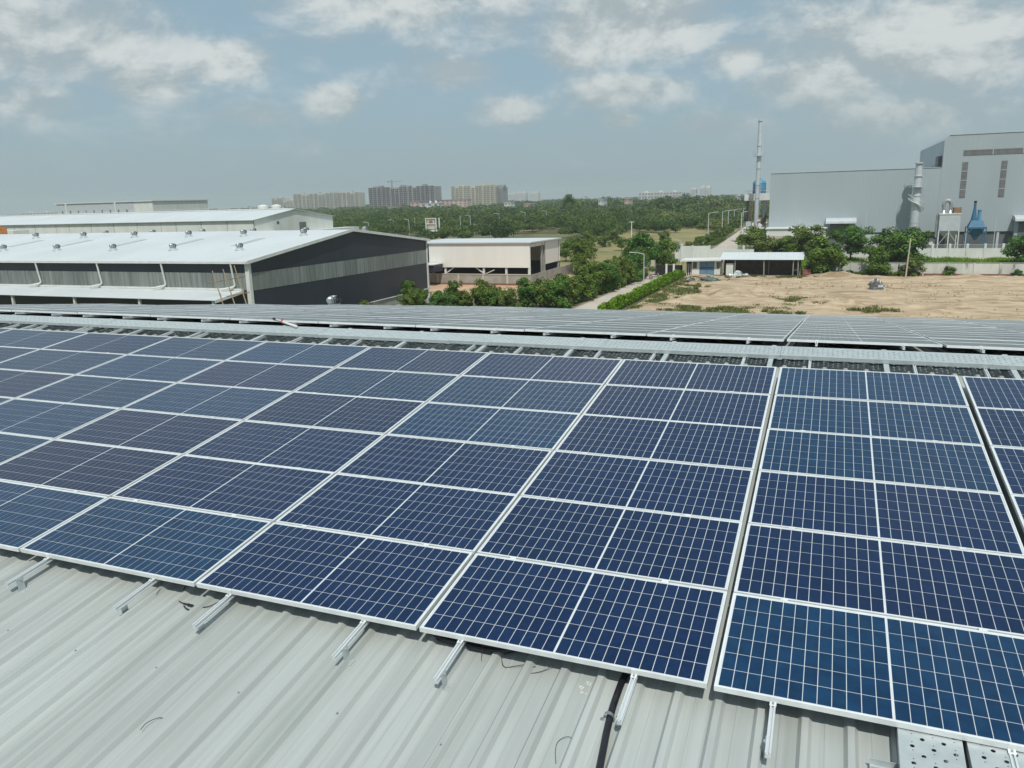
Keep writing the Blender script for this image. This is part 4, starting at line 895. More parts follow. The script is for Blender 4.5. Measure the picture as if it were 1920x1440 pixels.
mb = MB(); mb.lathe([(1.8,.0),(1.8,.9)], (-12.8,232,13.7), 24); mb.part('stand_ring', 'machine_blue', tk)
for z in (1.5,2.1,2.7): mb = MB(); mb.lathe([(1.78,z-.05),(1.83,z),(1.78,z+.05)], (-12.8,232,13.7), 24); mb.part('rib', 'tank_blue', tk)

def chimney(label, x, y, h, r0, r1, rings, plat, base):
    th = thing('chimney', label, 'chimney', (x,y,0))
    mb = MB(); mb.lathe([(r0*1.5,0),(r0*1.5,.4),(r0,.8),(r0*.97,h*.5),(r1,h)], (x,y,0), 18); mb.part('stack', 'stack_grey', th, smooth=False)
    for z in rings: mb = MB(); mb.lathe([(r1*1.02,z-.08),(r1*1.45,z-.06),(r1*1.45,z+.06),(r1*1.02,z+.08)], (x,y,0), 18); mb.part('flange', 'stack_grey', th)
    for z in plat:
        mb = MB(); R_ = r1+1.05; mb.lathe([(r1*.9,z-.06),(R_,z-.06),(R_,z),(r1*.9,z)], (x,y,0), 14)
        for k in range(14): a = k*math.tau/14; mb.tube([(x+R_*math.cos(a),y+R_*math.sin(a),z),(x+R_*math.cos(a),y+R_*math.sin(a),z+1.1)], .03, 4)
        for zz in (.55, 1.1):
            pts = [(x+R_*math.cos(k*math.tau/14),y+R_*math.sin(k*math.tau/14),z+zz) for k in range(15)]; mb.tube(pts, .03, 4)
        mb.part('platform', 'pole_grey', th)
    mb = MB(); lx = x + (r0+.25); top = h-.5
    for dx in (-.2,.2): mb.tube([(lx,y-.1+dx,base),(x+r1+.25,y-.1+dx,top)], .03, 4)
    nst = int((top-base)/.6)
    for k in range(nst): z = base+k*.6; xx = lx + (x+r1+.25-lx)*k/nst; mb.tube([(xx,y-.3,z),(xx,y+.1,z)], .02, 4)
    mb.part('ladder', 'pole_grey', th)
    mb = MB(); mb.tube([(x-r1*.9,y,h-1.5),(x-r1*.9,y,h+1.6)], .07, 5); mb.part('lightning_rod', 'pole_grey', th)
    return th
c1 = chimney('tallest slim grey chimney with ladder and rings left of the factory', -12.7, 225, 32.9, .60, .47, (12.5,16,20.3,26.2,32.6), (23.6,), 8)
mb = MB()
for xx in (-14.6,-13.9): mb.tube([(xx,224.4,5),(xx,224.4,12.5)], .08, 5)
for k in range(9): z = 5+k*.85; mb.tube([(-14.6,224.4,z),(-13.9,224.4,z+.6)], .05, 4)
mb.part('stair_tower', 'rust', c1)
mb = MB(); mb.box(-15.2,-13.9,223,226,0,6.2); mb.part('fan_housing', 'stack_grey', c1)
mb = MB(); mb.tube([(-12.6,225,6.0),(-11.4,224.6,6.4),(-10.6,224.2,5.4),(-10.2,224.2,2)], .5, 10); mb.part('flue_duct', 'stack_grey', c1)
mb = MB(); mb.box(-11.4,-10.5,222.8,223.8,5.6,7.2); mb.part('burner_box', 'rust', c1)
c2 = chimney('grey chimney with round platform standing before the factory wall', 24.3, 201.2, 19.6, .95, .68, (6.2,12.2,16.6,19.4), (14.2,), 1)
mb = MB(); st = []
for k in range(26):
    a = 2.4 - k*.22; z = 4.5 + k*.17; st.append((24.3+1.7*math.cos(a), 201.2+1.7*math.sin(a), z+3.0))
mb.tube(st, .06, 5); mb.tube([(p[0],p[1],p[2]+1) for p in st], .05, 5)
for a, b in zip(st, [(24.3+.95*math.cos(2.4-k*.22), 201.2+.95*math.sin(2.4-k*.22), 4.5+k*.17+3) for k in range(26)]): mb.beam(a, b, .3, .04)
mb.part('spiral_stair', 'white_wall', c2)
mb = MB(); mb.tube([(24.3,201.2,3.2),(26.2,200.6,2.6),(27.6,200.3,1.7)], [.55,.5,.45], 12); mb.part('inlet_duct', 'louvre', c2)
mb = MB(); mb.tube([(27.9,199.2,1.6),(27.9,201.6,1.6)], 1.15, 16); mb.part('fan_casing', 'louvre', c2)
mb = MB(); mb.tube([(27.9,199.0,1.6),(27.9,199.19,1.6)], .45, 12); mb.part('fan_inlet', 'paint_white', c2)
for xx in (22.6,): mb = MB(); mb.beam((xx,200.8,.2),(24.0,200.8,3.4),.25); mb.part('stay', 'stack_grey', c2)
dc = thing('dust_collector', 'pale grey box dust collector on legs with curved duct on top', 'machine', (31.3, 200, 0))
mb = MB(); mb.box(29.1,33.3,198.4,202.2,4.4,8.0); mb.part('filter_housing', 'stack_grey', dc)
mb = MB(); mb.box(29.0,33.4,198.3,202.3,8.0,8.25); mb.part('housing_rim', 'white_trim', dc)
mb = MB(); mb.add([(29.1,198.4,4.4),(33.3,198.4,4.4),(33.3,202.2,4.4),(29.1,202.2,4.4),(31.4,200,1.9),(31.9,200,1.9),(31.9,200.6,1.9),(31.4,200.6,1.9)], [(0,1,5,4),(1,2,6,5),(2,3,7,6),(3,0,4,7),(4,5,6,7)]); mb.part('hopper', 'stack_grey', dc)
for xx in (29.2,31.2,33.2):
    for yy in (198.5,202.1): mb = MB(); mb.box(xx-.11,xx+.11,yy-.11,yy+.11,0,4.4); mb.part('leg', 'paint_white', dc)
for a, b in (((29.2,1.2),(31.2,4.2)),((33.2,1.2),(31.2,4.2))): mb = MB(); mb.beam((a[0],198.4,a[1]),(b[0],198.4,b[1]),.1); mb.part('brace', 'stack_grey', dc)
for xx in (30.0,31.3): mb = MB(); mb.lathe([(.65,8.25),(.3,9.0),(.3,9.4)], (xx,200,0), 10); mb.part('collar', 'duct_metal', dc)
mb = MB(); mb.tube(spline([(30.0,200,9.2),(29.9,200,10.3),(30.3,200,11.0),(31.0,200,10.9),(31.35,200,10.2),(31.3,200,9.2)],6), .42, 12); mb.part('curved_duct', 'duct_metal', dc)
mb = MB(); mb.box(31.9,33.4,199.2,201,8.26,9.5); mb.part('control_box', 'rust', dc)
mb = MB(); mb.box(28.6,29.05,199,200.4,3.0,8.0); mb.part('ladder_cage', 'duct_metal', dc)
bh = thing('blue_hopper', 'blue steel hopper machine with cyclone on four legs before the factory', 'machine', (36.8, 200, 0))
mb = MB(); mb.add([(35.0,198.6,5.1),(38.4,198.6,5.1),(38.4,201.6,5.1),(35.0,201.6,5.1),(36.5,199.8,2.2),(36.9,199.8,2.2),(36.9,200.3,2.2),(36.5,200.3,2.2)], [(0,1,5,4),(1,2,6,5),(2,3,7,6),(3,0,4,7),(4,5,6,7),(0,1,2,3)]); mb.part('hopper', 'machine_blue', bh)
mb = MB(); mb.add([(35.0,198.6,5.1),(38.4,198.6,5.1),(38.4,201.6,5.1),(35.0,201.6,5.1),(35.6,199.2,6.6),(37.8,199.2,6.6),(37.8,201,6.6),(35.6,201,6.6)], [(0,1,5,4),(1,2,6,5),(2,3,7,6),(3,0,4,7),(4,5,6,7)]); mb.part('body', 'machine_blue', bh)
mb = MB(); mb.lathe([(.62,6.6),(.28,9.2),(.24,10.4)], (36.1,200,0), 12); mb.part('cyclone', 'machine_blue', bh)
mb = MB(); mb.lathe([(.28,10.4),(.28,10.8),(.36,10.85)], (36.1,200,0), 12); mb.part('cyclone_cap', 'dark_void', bh)
mb = MB(); mb.lathe([(.36,6.6),(.36,8.6),(.44,8.7),(.44,8.9)], (37.1,200,0), 12); mb.part('duct', 'tank_blue', bh)
for xx in (34.9,38.5):
    for yy in (198.5,201.7): mb = MB(); mb.beam((xx+(.25 if xx < 36 else -.25)*0,yy,0),(xx,yy,5.2),.2); mb.part('leg', 'machine_blue', bh)
mb = MB(); mb.beam((34.9,198.5,4.9),(38.5,198.5,4.9),.2); mb.part('crossbar', 'machine_blue', bh)
for a, b in (((34.9,3.6),(35.8,4.9)),((38.5,3.6),(37.6,4.9))): mb = MB(); mb.beam((a[0],198.5,a[1]),(b[0],198.5,b[1]),.15); mb.part('brace', 'machine_blue', bh)

# ================================================================== lamp posts and poles
def lamp(label, x, y, h, arm, double=False, group='street lamps'):
    th = thing('street_lamp', label, 'street lamp', (x,y,0), group); r0 = .085 if y < 170 else .15
    mb = MB(); mb.tube([(x,y,0),(x,y,h*.97)], [r0,r0*.6], 8); mb.part('pole', 'pole_grey', th)
    for s in ((1,-1) if double else (1,)):
        ax, ay = arm[0]*s, arm[1]*s
        mb = MB(); mb.tube([(x,y,h*.95),(x+ax*.4,y+ay*.4,h*.985),(x+ax,y+ay,h+.02)], r0*.5, 6); mb.part('arm', 'pole_grey', th)
        e = Vector((x+ax,y+ay,h+.03)); d = Vector((ax,ay,0)).normalized(); mb = MB(); mb.beam(e-d*.1, e+d*.6, .26, .1); mb.part('lamp_head', 'white_trim', th)
    return th
lamp('street lamp standing on the driveway edge beside the green hedge', -19.2, 113, 5.7, (-1.6,0.0))
lamp('street lamp rising behind the guard hut roof at its left', -20.2, 150, 5.6, (-2.0,.2))
for i, (px, yy, top, by) in enumerate(((1329,230,398,445),(1355,262,395,440),(1366,296,394,434),(1377,335,392,428),(1394,372,390,424))):
    P = aty(px, top, yy); lamp(f'street lamp on the far side road left of the chimney, {ORD[i+1]} from the left', float(P[0]), yy, float(P[2]), (2.2,0))
P = aty(1391, 397, 205); lamp('street lamp in front of the annex beside the factory corner', float(P[0]), 205, float(P[2]), (.9,0))
for i, (px, top, base, dbl, arm) in enumerate(((692,417,441,0,-1),(734,409,441,0,0),(739,412,442,0,-1),(762,411,441,0,-1),(768,411,443,0,-1),(779,408,440,0,0),(864,404,441,0,0),(883,404,439,0,-1),(920,421,443,0,-1),(937,400,437,0,-1),(985,397,432,0,-1),(1025,395,422,0,-1),(1060,393,413,0,-1))):
    B = atz(px, base); T = aty(px, top, B[1]); lb = f'small far street lamp before the woodland, {ORD[i+1]} from the left'
    if arm: lamp(lb, float(B[0]), float(B[1]), float(T[2]), (-1.9,0))
    else:
        mb = MB(); mb.tube([(B[0],B[1],0),(B[0],B[1],T[2])], [.14,.09], 8); solid('pole', mb, 'pole_grey', f'plain grey pole before the woodland, {ORD[i+1]} post from the left', 'pole', (float(B[0]),float(B[1]),0), 'street lamps')
B = atz(1184,461); th = thing('utility_pole', 'white utility pole standing alone in the dry grass field', 'pole', (float(B[0]),float(B[1]),0))
T = aty(1184,415,B[1]); mb = MB(); mb.tube([(B[0],B[1],0),(B[0],B[1],T[2])], [.17,.11], 8); mb.part('shaft', 'paint_white', th); mb = MB(); mb.beam((B[0]-.8,B[1],T[2]-.2),(B[0]+.8,B[1],T[2]-.2),.12); mb.part('crossarm', 'paint_white', th)
mb = MB(); mb.tube([(18.2,136.8,0),(18.45,136.8,6.2)], [.13,.09], 8); solid('pole', mb, 'concrete_pale', 'slightly leaning concrete pole among the trees by the boundary wall', 'pole', (18.2,136.8,0))
for i, (px, top, yy) in enumerate(((1625,395,203),(1500,410,203),(1868,410,190))):
    B = aty(px, top, yy); mb = MB(); mb.tube([(B[0],yy,0),(B[0],yy,B[2])], [.09,.06], 6); solid('pole', mb, 'pole_grey', ['thin grey pole before the factory, midway to the chimney','short thin pole before the factory above the annex','thin grey pole right of the blue hopper machine'][i], 'pole', (float(B[0]),yy,0))
# steel sign frame
g0 = atz(800,443); gx, gy = float(g0[0]), float(g0[1]); th = thing('sign_frame', 'white open steel sign tower before the woodland', 'sign tower', (gx,gy,0))
for dx in (0,4.6):
    for dy in (0,3): mb = MB(); mb.beam((gx+dx,gy+dy,0),(gx+dx,gy+dy,7.3),.38); mb.part('leg', 'paint_white', th)
for z in (2.4,5.0,7.2): mb = MB(); mb.beam((gx,gy-.05,z),(gx+4.6,gy-.05,z),.32); mb.part('crossbar', 'paint_white', th)
mb = MB(); mb.box(gx+.5,gx+3.9,gy+.1,gy+.25,2.8,6.9); mb.part('sign_panel', 'concrete_pale', th)
mb = MB(); mb.lathe([(.9,0),(.9,.1)], (0,0,0), 16)
mb.v = [(gx+2.2+p[0], gy+.08-p[2], 5.6+p[1]) for p in mb.v]; mb.part('round_emblem', 'rust', th)
mb = MB(); mb.box(gx+2,gx+11,gy-2,gy+1,1.9,2.3); mb.part('canopy', 'paint_white', th)
mb = MB(); mb.box(gx+4,gx+10,gy+.3,gy+1,0,1.9); solid('gatehouse', mb, 'concrete_pale', 'low pale gatehouse wall right of the steel sign tower', 'wall', (gx+7,gy,0))

# ================================================================== city skyline
def block(name, label, px0, px1, pyt, dist_y, m, floors, bays, wm='glass_dark', z_base=0, depth=26, var=1.4, seed=0, unfinished=False):
    r_ = random.Random(seed); a = aty(px0, pyt, dist_y); b = aty(px1, pyt, dist_y); x0, x1, H = float(a[0]), float(b[0]), float((a[2]+b[2])/2)
    th = thing(name, label, 'apartment block', (x0, dist_y, 0), 'towers on the skyline'); bw_ = (x1-x0)/bays
    mb = MB(); mb.box(x0,x1,dist_y+3,dist_y+depth,0,H*.97); mb.part('core', m, th)
    wn = MB(); rl = MB(); bay = MB()
    for k in range(bays):
        xa = x0 + k*bw_; dep = r_.choice([0,0,1.5,2.6]); hh = H + r_.choice([0,0,1.2,-1.0])*var
        pr = MB(); pr.box(xa+.12*bw_*(k % 2),xa+bw_*.94,dist_y+dep,dist_y+3.2,0,hh); pr.part('bay', m, th)
        fh = H/floors
        for f in range(floors):
            z = f*fh + fh*.28
            if z + fh*.5 > hh: continue
            for q in ((.22,.46),(.56,.82)) if bw_ > 5 else ((.3,.7),):
                wn.box(xa+bw_*q[0],xa+bw_*q[1],dist_y+dep-.25,dist_y+dep-.03,z,z+fh*(.62 if unfinished else .5))
            rl.box(xa+.1*bw_,xa+bw_*.92,dist_y+dep-.6,dist_y+dep-.04,f*fh-.12,f*fh+.18)
    w_ = wn.part('windows', wm, th, stuff=True); rl.part('floor_ledges', m, th, stuff=True)
    mb = MB()
    for k in range(max(2, bays//4)):
        xa = x0 + (k+.4)*(x1-x0)/max(2, bays//4); mb = MB(); mb.box(xa,xa+6,dist_y+6,dist_y+14,H*.97-.1,H+2.8); mb.part('lift_room', m, th)
    return th, x0, x1, H
block('apartment_block', 'wide beige apartment block on the skyline left of the unfinished towers', 549, 671, 362, 1400, 'apt_tan', 12, 16, 'louvre', seed=1)
_, ux0, ux1, uH = block('apartment_block', 'unfinished grey concrete towers with a crane on the skyline', 690, 813, 350, 1120, 'apt_grey', 12, 15, 'dark_void', seed=2, unfinished=True)
block('apartment_block', 'cream apartment tower with dark right flank on the skyline', 845, 926, 348, 1250, 'apt_beige', 12, 11, 'louvre', seed=3)
block('apartment_block', 'narrow grey shaded flank of the cream tower block', 927, 941, 350, 1260, 'apt_grey', 12, 2, 'louvre', seed=4)
block('apartment_block', 'small distant grey brown block at the left end of the skyline', 508, 530, 372, 1700, 'apt_tan', 10, 4, 'louvre', seed=5)
block('apartment_block', 'small distant beige block, second from the left on the skyline', 531, 548, 376, 1700, 'apt_beige', 8, 3, 'louvre', seed=6)
block('apartment_block', 'pale distant flats just right of the cream tower, left cluster', 945, 966, 363, 2100, 'apt_white', 8, 4, 'stack_grey', seed=7)
block('apartment_block', 'pale distant flats right of the cream tower, middle cluster', 967, 984, 361, 2100, 'apt_white', 9, 4, 'stack_grey', seed=8)
block('apartment_block', 'pale distant flats right of the cream tower, right cluster', 991, 1008, 361, 2100, 'apt_white', 9, 3, 'stack_grey', seed=9)
block('apartment_block', 'long low white block on the far tree line left of the chimney', 1197, 1278, 360, 1500, 'apt_white', 3, 14, 'louvre', seed=10, var=.4)
block('apartment_block', 'pair of pale slim towers far off left of the chimney, right one', 1311, 1331, 350, 1900, 'apt_white', 12, 3, 'stack_grey', seed=11)
block('apartment_block', 'pair of pale slim towers far off left of the chimney, left one', 1294, 1304, 354, 1900, 'apt_white', 10, 2, 'stack_grey', seed=12)
def house(label, px0, px1, pyt, yy, m, roofm=None, dep=14):
    a = aty(px0,pyt,yy); b = aty(px1,pyt,yy); x0, x1, H = float(a[0]), float(b[0]), float(a[2]); th = thing('house', label, 'house', (x0,yy,0), 'low houses at the wood edge')
    mb = MB(); mb.box(x0,x1,yy,yy+dep,0,H); mb.part('wall', m, th)
    mb = MB(); mb.box(x0-.5,x1+.5,yy-.5,yy+dep+.5,H,H+.6); mb.part('roof', roofm or m, th); n_ = max(2,int((x1-x0)/7))
    for f in range(max(1, int(H//3.5))):
        for k in range(n_):
            xa = x0+(k+.3)*(x1-x0)/n_; mb = MB(); mb.box(xa,xa+(x1-x0)/n_*.42,yy-.2,yy-.02,H-2.6-f*3.4,H-1.0-f*3.4); mb.part('window', 'louvre', th)
    return th, x0, x1, H
_, hx0, hx1, hH = house('white two storey house with roof tanks before the unfinished towers', 788, 823, 382, 900, 'apt_white')
for i in range(2):
    c = hx0+(.45+.3*i)*(hx1-hx0); mb = MB(); mb.lathe([(1.3,0),(1.3,2),(.6,2.8)], (c,905,hH+.6), 12); solid('roof_tank', mb, 'paint_white', ['left white tank on the white house roof','right white tank on the white house roof'][i], 'tank', (c,905,hH+.6), 'tanks on the white house')
house('pink house just left of the white house on the skyline', 769, 787, 379, 930, 'apt_pink')
house('long low red roofed building left of the cream tower', 818, 876, 376, 1050, 'apt_pink', 'roof_red')
house('small pink house poking out of the trees right of centre', 983, 994, 383, 800, 'apt_pink')
house('small white house by the far tree line right of the cream tower', 945, 958, 380, 900, 'apt_white')
house('white house among trees below the long white block, left', 1122, 1131, 374, 700, 'apt_white')
house('pink house among trees left of the long white block', 1171, 1180, 373, 760, 'apt_pink')
house('white cube house among trees below the long white block', 1237, 1247, 377, 620, 'apt_white')
house('white house among trees right of the long white block', 1305, 1316, 372, 760, 'apt_white')
house('small pale house among trees nearest the tall chimney', 1380, 1386, 368, 700, 'apt_white')
house('tiny pinkish house below the unfinished towers', 727, 745, 389, 820, 'apt_pink')
P = aty(734, 340, 1150); th = thing('tower_crane', 'thin tower crane above the unfinished grey towers', 'crane', (float(P[0]),1150,0)); zc = float(P[2]); xc = float(P[0])
mb = MB(); mb.box(xc-.9,xc+.9,1149,1151,0,zc+2); mb.part('mast', 'apt_grey', th)
mb = MB(); mb.beam((xc-7,1150,zc+.6),(xc+20,1150,zc-.6),1.0,1.0); mb.part('jib', 'apt_grey', th)
mb = MB(); mb.box(xc-7.5,xc-5,1149,1151,zc-1.6,zc); mb.part('counterweight', 'concrete', th)
for i, (px, top) in enumerate(((1064,352),(1093,356))):
    P = aty(px, top, 1300); mb = MB(); mb.tube([(P[0],1300,0),(P[0],1300,P[2])], [1.0,.35], 6); solid('mast', mb, 'pole_grey', ['taller thin radio mast on the horizon above the dark tree','shorter thin radio mast on the horizon'][i], 'mast', (float(P[0]),1300,0))
block('apartment_block', 'low pale roofs on the horizon at the far left edge', 40, 100, 398, 1500, 'apt_white', 2, 9, 'louvre', seed=14, var=.3)

# ================================================================== vegetation
def leaf_arrays(cent, size, r_, up=.35, outw=None):
    n = len(cent); nrm = r_.normal(size=(n,3))
    if outw is not None: nrm = nrm*.5 + outw*1.1
    else: nrm[:,2] = np.abs(nrm[:,2])
    nrm[:,2] += up; nrm /= np.linalg.norm(nrm,axis=1)[:,None]
    t1 = np.cross(nrm, r_.normal(size=(n,3))); t1 /= np.linalg.norm(t1,axis=1)[:,None]; t2 = np.cross(nrm, t1)
    s = (size*r_.uniform(.6,1.35,n))[:,None]; e = r_.uniform(.5,.9,n)[:,None]
    v = np.stack([cent-t1*s-t2*s*e*.5, cent+t1*s*.2-t2*s*e, cent+t1*s+t2*s*e*.4, cent-t1*s*.3+t2*s*e], 1); return v.reshape(-1,3)
def leaf_mesh(name, verts, m):
    n = len(verts)//4; me_ = bpy.data.meshes.new(name)
    me_.vertices.add(n*4); me_.vertices.foreach_set('co', verts.astype(np.float32).ravel())
    me_.loops.add(n*4); me_.loops.foreach_set('vertex_index', np.arange(n*4, dtype=np.int32))
    me_.polygons.add(n); me_.polygons.foreach_set('loop_start', np.arange(0,n*4,4,dtype=np.int32)); me_.polygons.foreach_set('loop_total', np.full(n,4,dtype=np.int32))
    me_.materials.append(M[m]); me_.update(calc_edges=True); me_.validate(); return me_
def crown_points(r_, n, R_, H_, z0, lobes=9, flat=.8):
    """points in the outer shell of many small leaf clumps so that gaps stay between them; also each point's way out of its clump"""
    out_ = []; nrm_ = []
    for k in range(lobes):
        a = r_.uniform(0,math.tau); q = r_.uniform(.1,.9)*R_; tz = r_.uniform(.06,.93); zz = z0 + H_*tz
        q *= math.sqrt(max(.06, 1-(tz-.36)**2*2.3)); lr = R_*r_.uniform(.15,.34)
        m_ = int(n/lobes); d = r_.normal(size=(m_,3)); d /= np.linalg.norm(d,axis=1)[:,None]; rr = lr*r_.uniform(.4,1.15,m_)**.6
        p = d*rr[:,None]; p[:,2] *= flat; out_.append(p + np.array([q*math.cos(a), q*math.sin(a), zz])); nrm_.append(d + np.array([math.cos(a)*.5, math.sin(a)*.5, .3]))
    return np.concatenate(out_), np.concatenate(nrm_)
PROTO = []
for k, (R_, H_, th_, m_, n, fl) in enumerate(((2.3,4.2,.25,'leaf_a',5200,1.0),(1.9,4.6,.25,'leaf_a',4800,1.3),(2.6,4.0,.3,'leaf_b',5200,.95),(2.9,4.6,1.2,'leaf_a',5200,.85),(1.7,3.5,.15,'leaf_b',3200,1.05),(3.4,4.3,1.5,'leaf_a',5600,.75))):
    r_ = np.random.default_rng(100+k); pts, on = crown_points(r_, n, R_, H_, th_, 36, fl)
    cr = leaf_mesh('crown', leaf_arrays(pts, np.full(len(pts), .125), r_, .25, on), m_)
    mb = MB(); top = th_+H_*.55; lean = r_.uniform(-.3,.3,2)
    mb.tube([(0,0,-.1),(lean[0]*.3,lean[1]*.3,th_*.8),(lean[0],lean[1],top)], [.13,.10,.03], 7)
    for q in range(6):
        a = q*1.05+r_.uniform(-.3,.3); z = th_*.7+H_*.08*q; mb.tube([(lean[0]*z/top,lean[1]*z/top,z),(math.cos(a)*R_*.35,math.sin(a)*R_*.35,z+H_*.16),(math.cos(a)*R_*.65,math.sin(a)*R_*.65,z+H_*.26)], [.055,.04,.015], 5)
    PROTO.append((mb.mesh('trunk','bark'), cr, th_+H_))
def tree(label, x, y, kind, h, name='tree', group=None, wide=1.0, z=0.0, rz=None):
    tr_, cr, hh = PROTO[kind]; th = thing(name, label, 'tree', (x,y,z), group); s = h/hh; th.scale = (s*wide,s*wide,s); th.rotation_euler = (0,0,random.uniform(0,6.28) if rz is None else rz)
    link('trunk', tr_, th); link('crown', cr, th); return th
# row beside the driveway
ys = np.linspace(92, 131, 15)
for i, y in enumerate(ys):
    x = -25.6 + (y-92)*.045 + random.uniform(-.4,.4)
    tree(f'bushy tree in the row left of the driveway, {ORD[len(ys)-i]} from the gate', x, float(y), random.choice([0,1,2,4]), random.uniform(3.6,4.9) if y < 124 else random.uniform(4.2,5.2), 'roadside_tree', 'trees beside the driveway', random.uniform(1.0,1.25))
tree('taller dark tree at the gate end of the driveway row', -25.5, 138, 3, 7.4, 'roadside_tree', 'trees beside the driveway')
tree('broad tree just inside the gate behind the black leaf', -22.3, 143.5, 5, 6.2, 'roadside_tree', 'trees beside the driveway')
tree('tree behind the gate left pillar in front of the grass field', -27.5, 144, 0, 6.0, 'roadside_tree', 'trees beside the driveway')
tree('round dark tree at the right end of the cream shed', -36.4, 137, 3, 6.0, 'roadside_tree', 'trees beside the driveway', 1.15)
# row before the cream shed
fr_row = [(-46.0,88.5,1,3.7),(-44.0,88.5,0,2.6),(-41.8,89.5,4,2.3),(-39.8,90,1,3.6),(-37.9,89,4,2.6),(-36.2,90.5,0,3.7),(-34.2,89.6,2,3.0),(-32.4,90,4,2.5),(-30.2,91.5,0,3.9),(-28.2,92.0,2,3.6),(-45.0,87.5,2,2.3),(-40.8,87.5,0,2.5),(-38.8,87,2,2.4),(-37.0,87.5,4,2.6),(-33.2,87.5,0,2.7),(-31.3,88,2,2.9)]
for i, (x, y, k, h) in enumerate(fr_row):
    tree('leafy young tree over our roof edge before cream shed, ' + (f'{ORD[i+1]} from left' if i < 10 else f'{ORD[i-9]} of the low front ones'), x, y, k, h, 'young_tree', 'young trees before the cream shed', 1.12)
for i, (x, y, h) in enumerate(((-47.6,80,2.2),(-47.4,76,1.6),(-47.8,95,2.0))):
    tree(f'small shrub against the charcoal gable foot, {ORD[i+1]} of three', x, y, 4, h, 'shrub', 'shrubs by the gable', 1.3)
# trees before the factory
for i, (x, y, k, h, w_, lb) in enumerate(((-9.5,178,0,6.6,1.1,'round dark tree at the left foot of the factory annex'),(-5.6,171,2,4.6,1.2,'bright bushy tree above the lean-to roof, left'),(1.5,172,5,7.2,1.0,'broad tree above the right half of the lean-to roof'),
        (5.2,137.2,0,6.4,1.15,'tree growing at the right end of the lean-to before the wall'),(10.6,166,5,7.2,1.1,'wide dark tree behind the boundary wall under the door hood'),(13.6,137.4,1,5.0,1.1,'small slender tree growing before the boundary wall'),
        (16.9,160,2,6.4,1.1,'tree behind the boundary wall beside the leaning pole'),(20.6,158,0,6.8,1.05,'round tree behind the wall under the platform chimney'),(39.2,160,0,5.9,1.15,'round dark tree behind the wall at the right picture edge'),(-1.6,168,0,5.0,1.2,'tree just behind the lean-to roof, middle'),(19.0,138.2,4,3.2,1.2,'low bushy tree by the leaning concrete pole'))):
    tree(lb, x, y, k, h, 'compound_tree', 'trees before the factory', w_*1.15)
for i, (x, h) in enumerate(((24.6,1.7),(33.8,1.3),(36.5,.9))):
    tree(f'small shrub at the foot of the boundary wall, {ORD[i+1]} from the left', x, 138.6, 4, h, 'shrub', 'shrubs at the boundary wall', 1.5)
# young trees along the access road
k = 0
for y in np.arange(184, 300, 7.5):
    tree(f'slender sapling along the access road verge, {ORD[k+1]} from the white wall', -24.8 - (y-184)*.02 + random.uniform(-.5,.5), float(y), random.choice([1,4]), random.uniform(2.4,3.6), 'sapling', 'saplings along the access road', .9); k += 1
# hedge
def hedge(name, label, a, b, w_, h_, dens, m, leaf, group=None):
    r_ = np.random.default_rng(int(abs(a[1]*7))); A, B = np.array(a), np.array(b); Ln = np.linalg.norm(B-A); th = thing(name, label, 'hedge', (float(a[0]),float(a[1]),0), group)
    nb = int(Ln/1.15); P = []; ND = []
    d = (B-A)/Ln; nn = np.array([-d[1], d[0]])
    for k in range(nb):
        c = A + d*(k+.5)*Ln/nb; hh = h_*r_.uniform(.8,1.2); m_ = dens; v = r_.normal(size=(m_,3)); v /= np.linalg.norm(v,axis=1)[:,None]; ND.append(v.copy()); v *= (r_.uniform(.6,1.05,m_)**.5)[:,None]
        x = c[0] + nn[0]*v[:,0]*w_/2 + d[0]*v[:,1]*.75; y = c[1] + nn[1]*v[:,0]*w_/2 + d[1]*v[:,1]*.75; z = hh*.52 + v[:,2]*hh*.52
        P.append(np.stack([x,y,z],1))
    P = np.concatenate(P); o = link('foliage', leaf_mesh('foliage', leaf_arrays(P - np.array([a[0],a[1],0]), np.full(len(P), leaf), r_, .3, np.concatenate(ND)), m), th); o['kind'] = 'stuff'
    mb = MB()
    for k in range(nb):
        c = A + d*(k+.5)*Ln/nb; mb.tube([(c[0],c[1],0),(c[0]+.1,c[1],h_*.6)], .04, 5)
    s_ = mb.part('stems', 'bark', th, stuff=True); return th
hedge('hedge', 'clipped bright green hedge along the right side of the driveway', (-18.3,87), (-17.3,133.5), 1.9, 1.35, 420, 'leaf_hedge', .13)
hedge('hedge', 'low dark hedge at the foot of the boundary wall right of the lean-to', (4.5,137.9), (17.5,138.0), 1.0, .9, 300, 'leaf_a', .12)
hedge('hedge', 'low green verge hedge beside the access road', (-23.2,182), (-24.0,250), 1.2, .9, 120, 'leaf_b', .2)
# grass and weeds
def grass(name, label, spots, m, blade, hgt, seed):
    r_ = np.random.default_rng(seed); P = []
    for x, y, rx, ry, n in spots:
        q = r_.normal(size=(n,2))*.5; P.append(np.stack([x+q[:,0]*rx, y+q[:,1]*ry, np.full(n,.08)], 1))
    P = np.concatenate(P); n = len(P); a = r_.uniform(0,math.tau,n); w_ = blade*r_.uniform(.5,1.3,n); h_ = hgt*r_.uniform(.4,1.3,n); ln = r_.normal(size=(n,2))*.5
    dx = np.stack([np.cos(a)*w_, np.sin(a)*w_, np.zeros(n)],1); up = np.stack([ln[:,0]*h_, ln[:,1]*h_, h_],1)
    v = np.stack([P-dx, P+dx, P+dx*.4+up, P-dx*.4+up],1).reshape(-1,3); o = link(name, leaf_mesh(name, v, m)); o['kind'] = 'stuff'; o['label'] = label; o['category'] = 'grass'; return o
sp = []
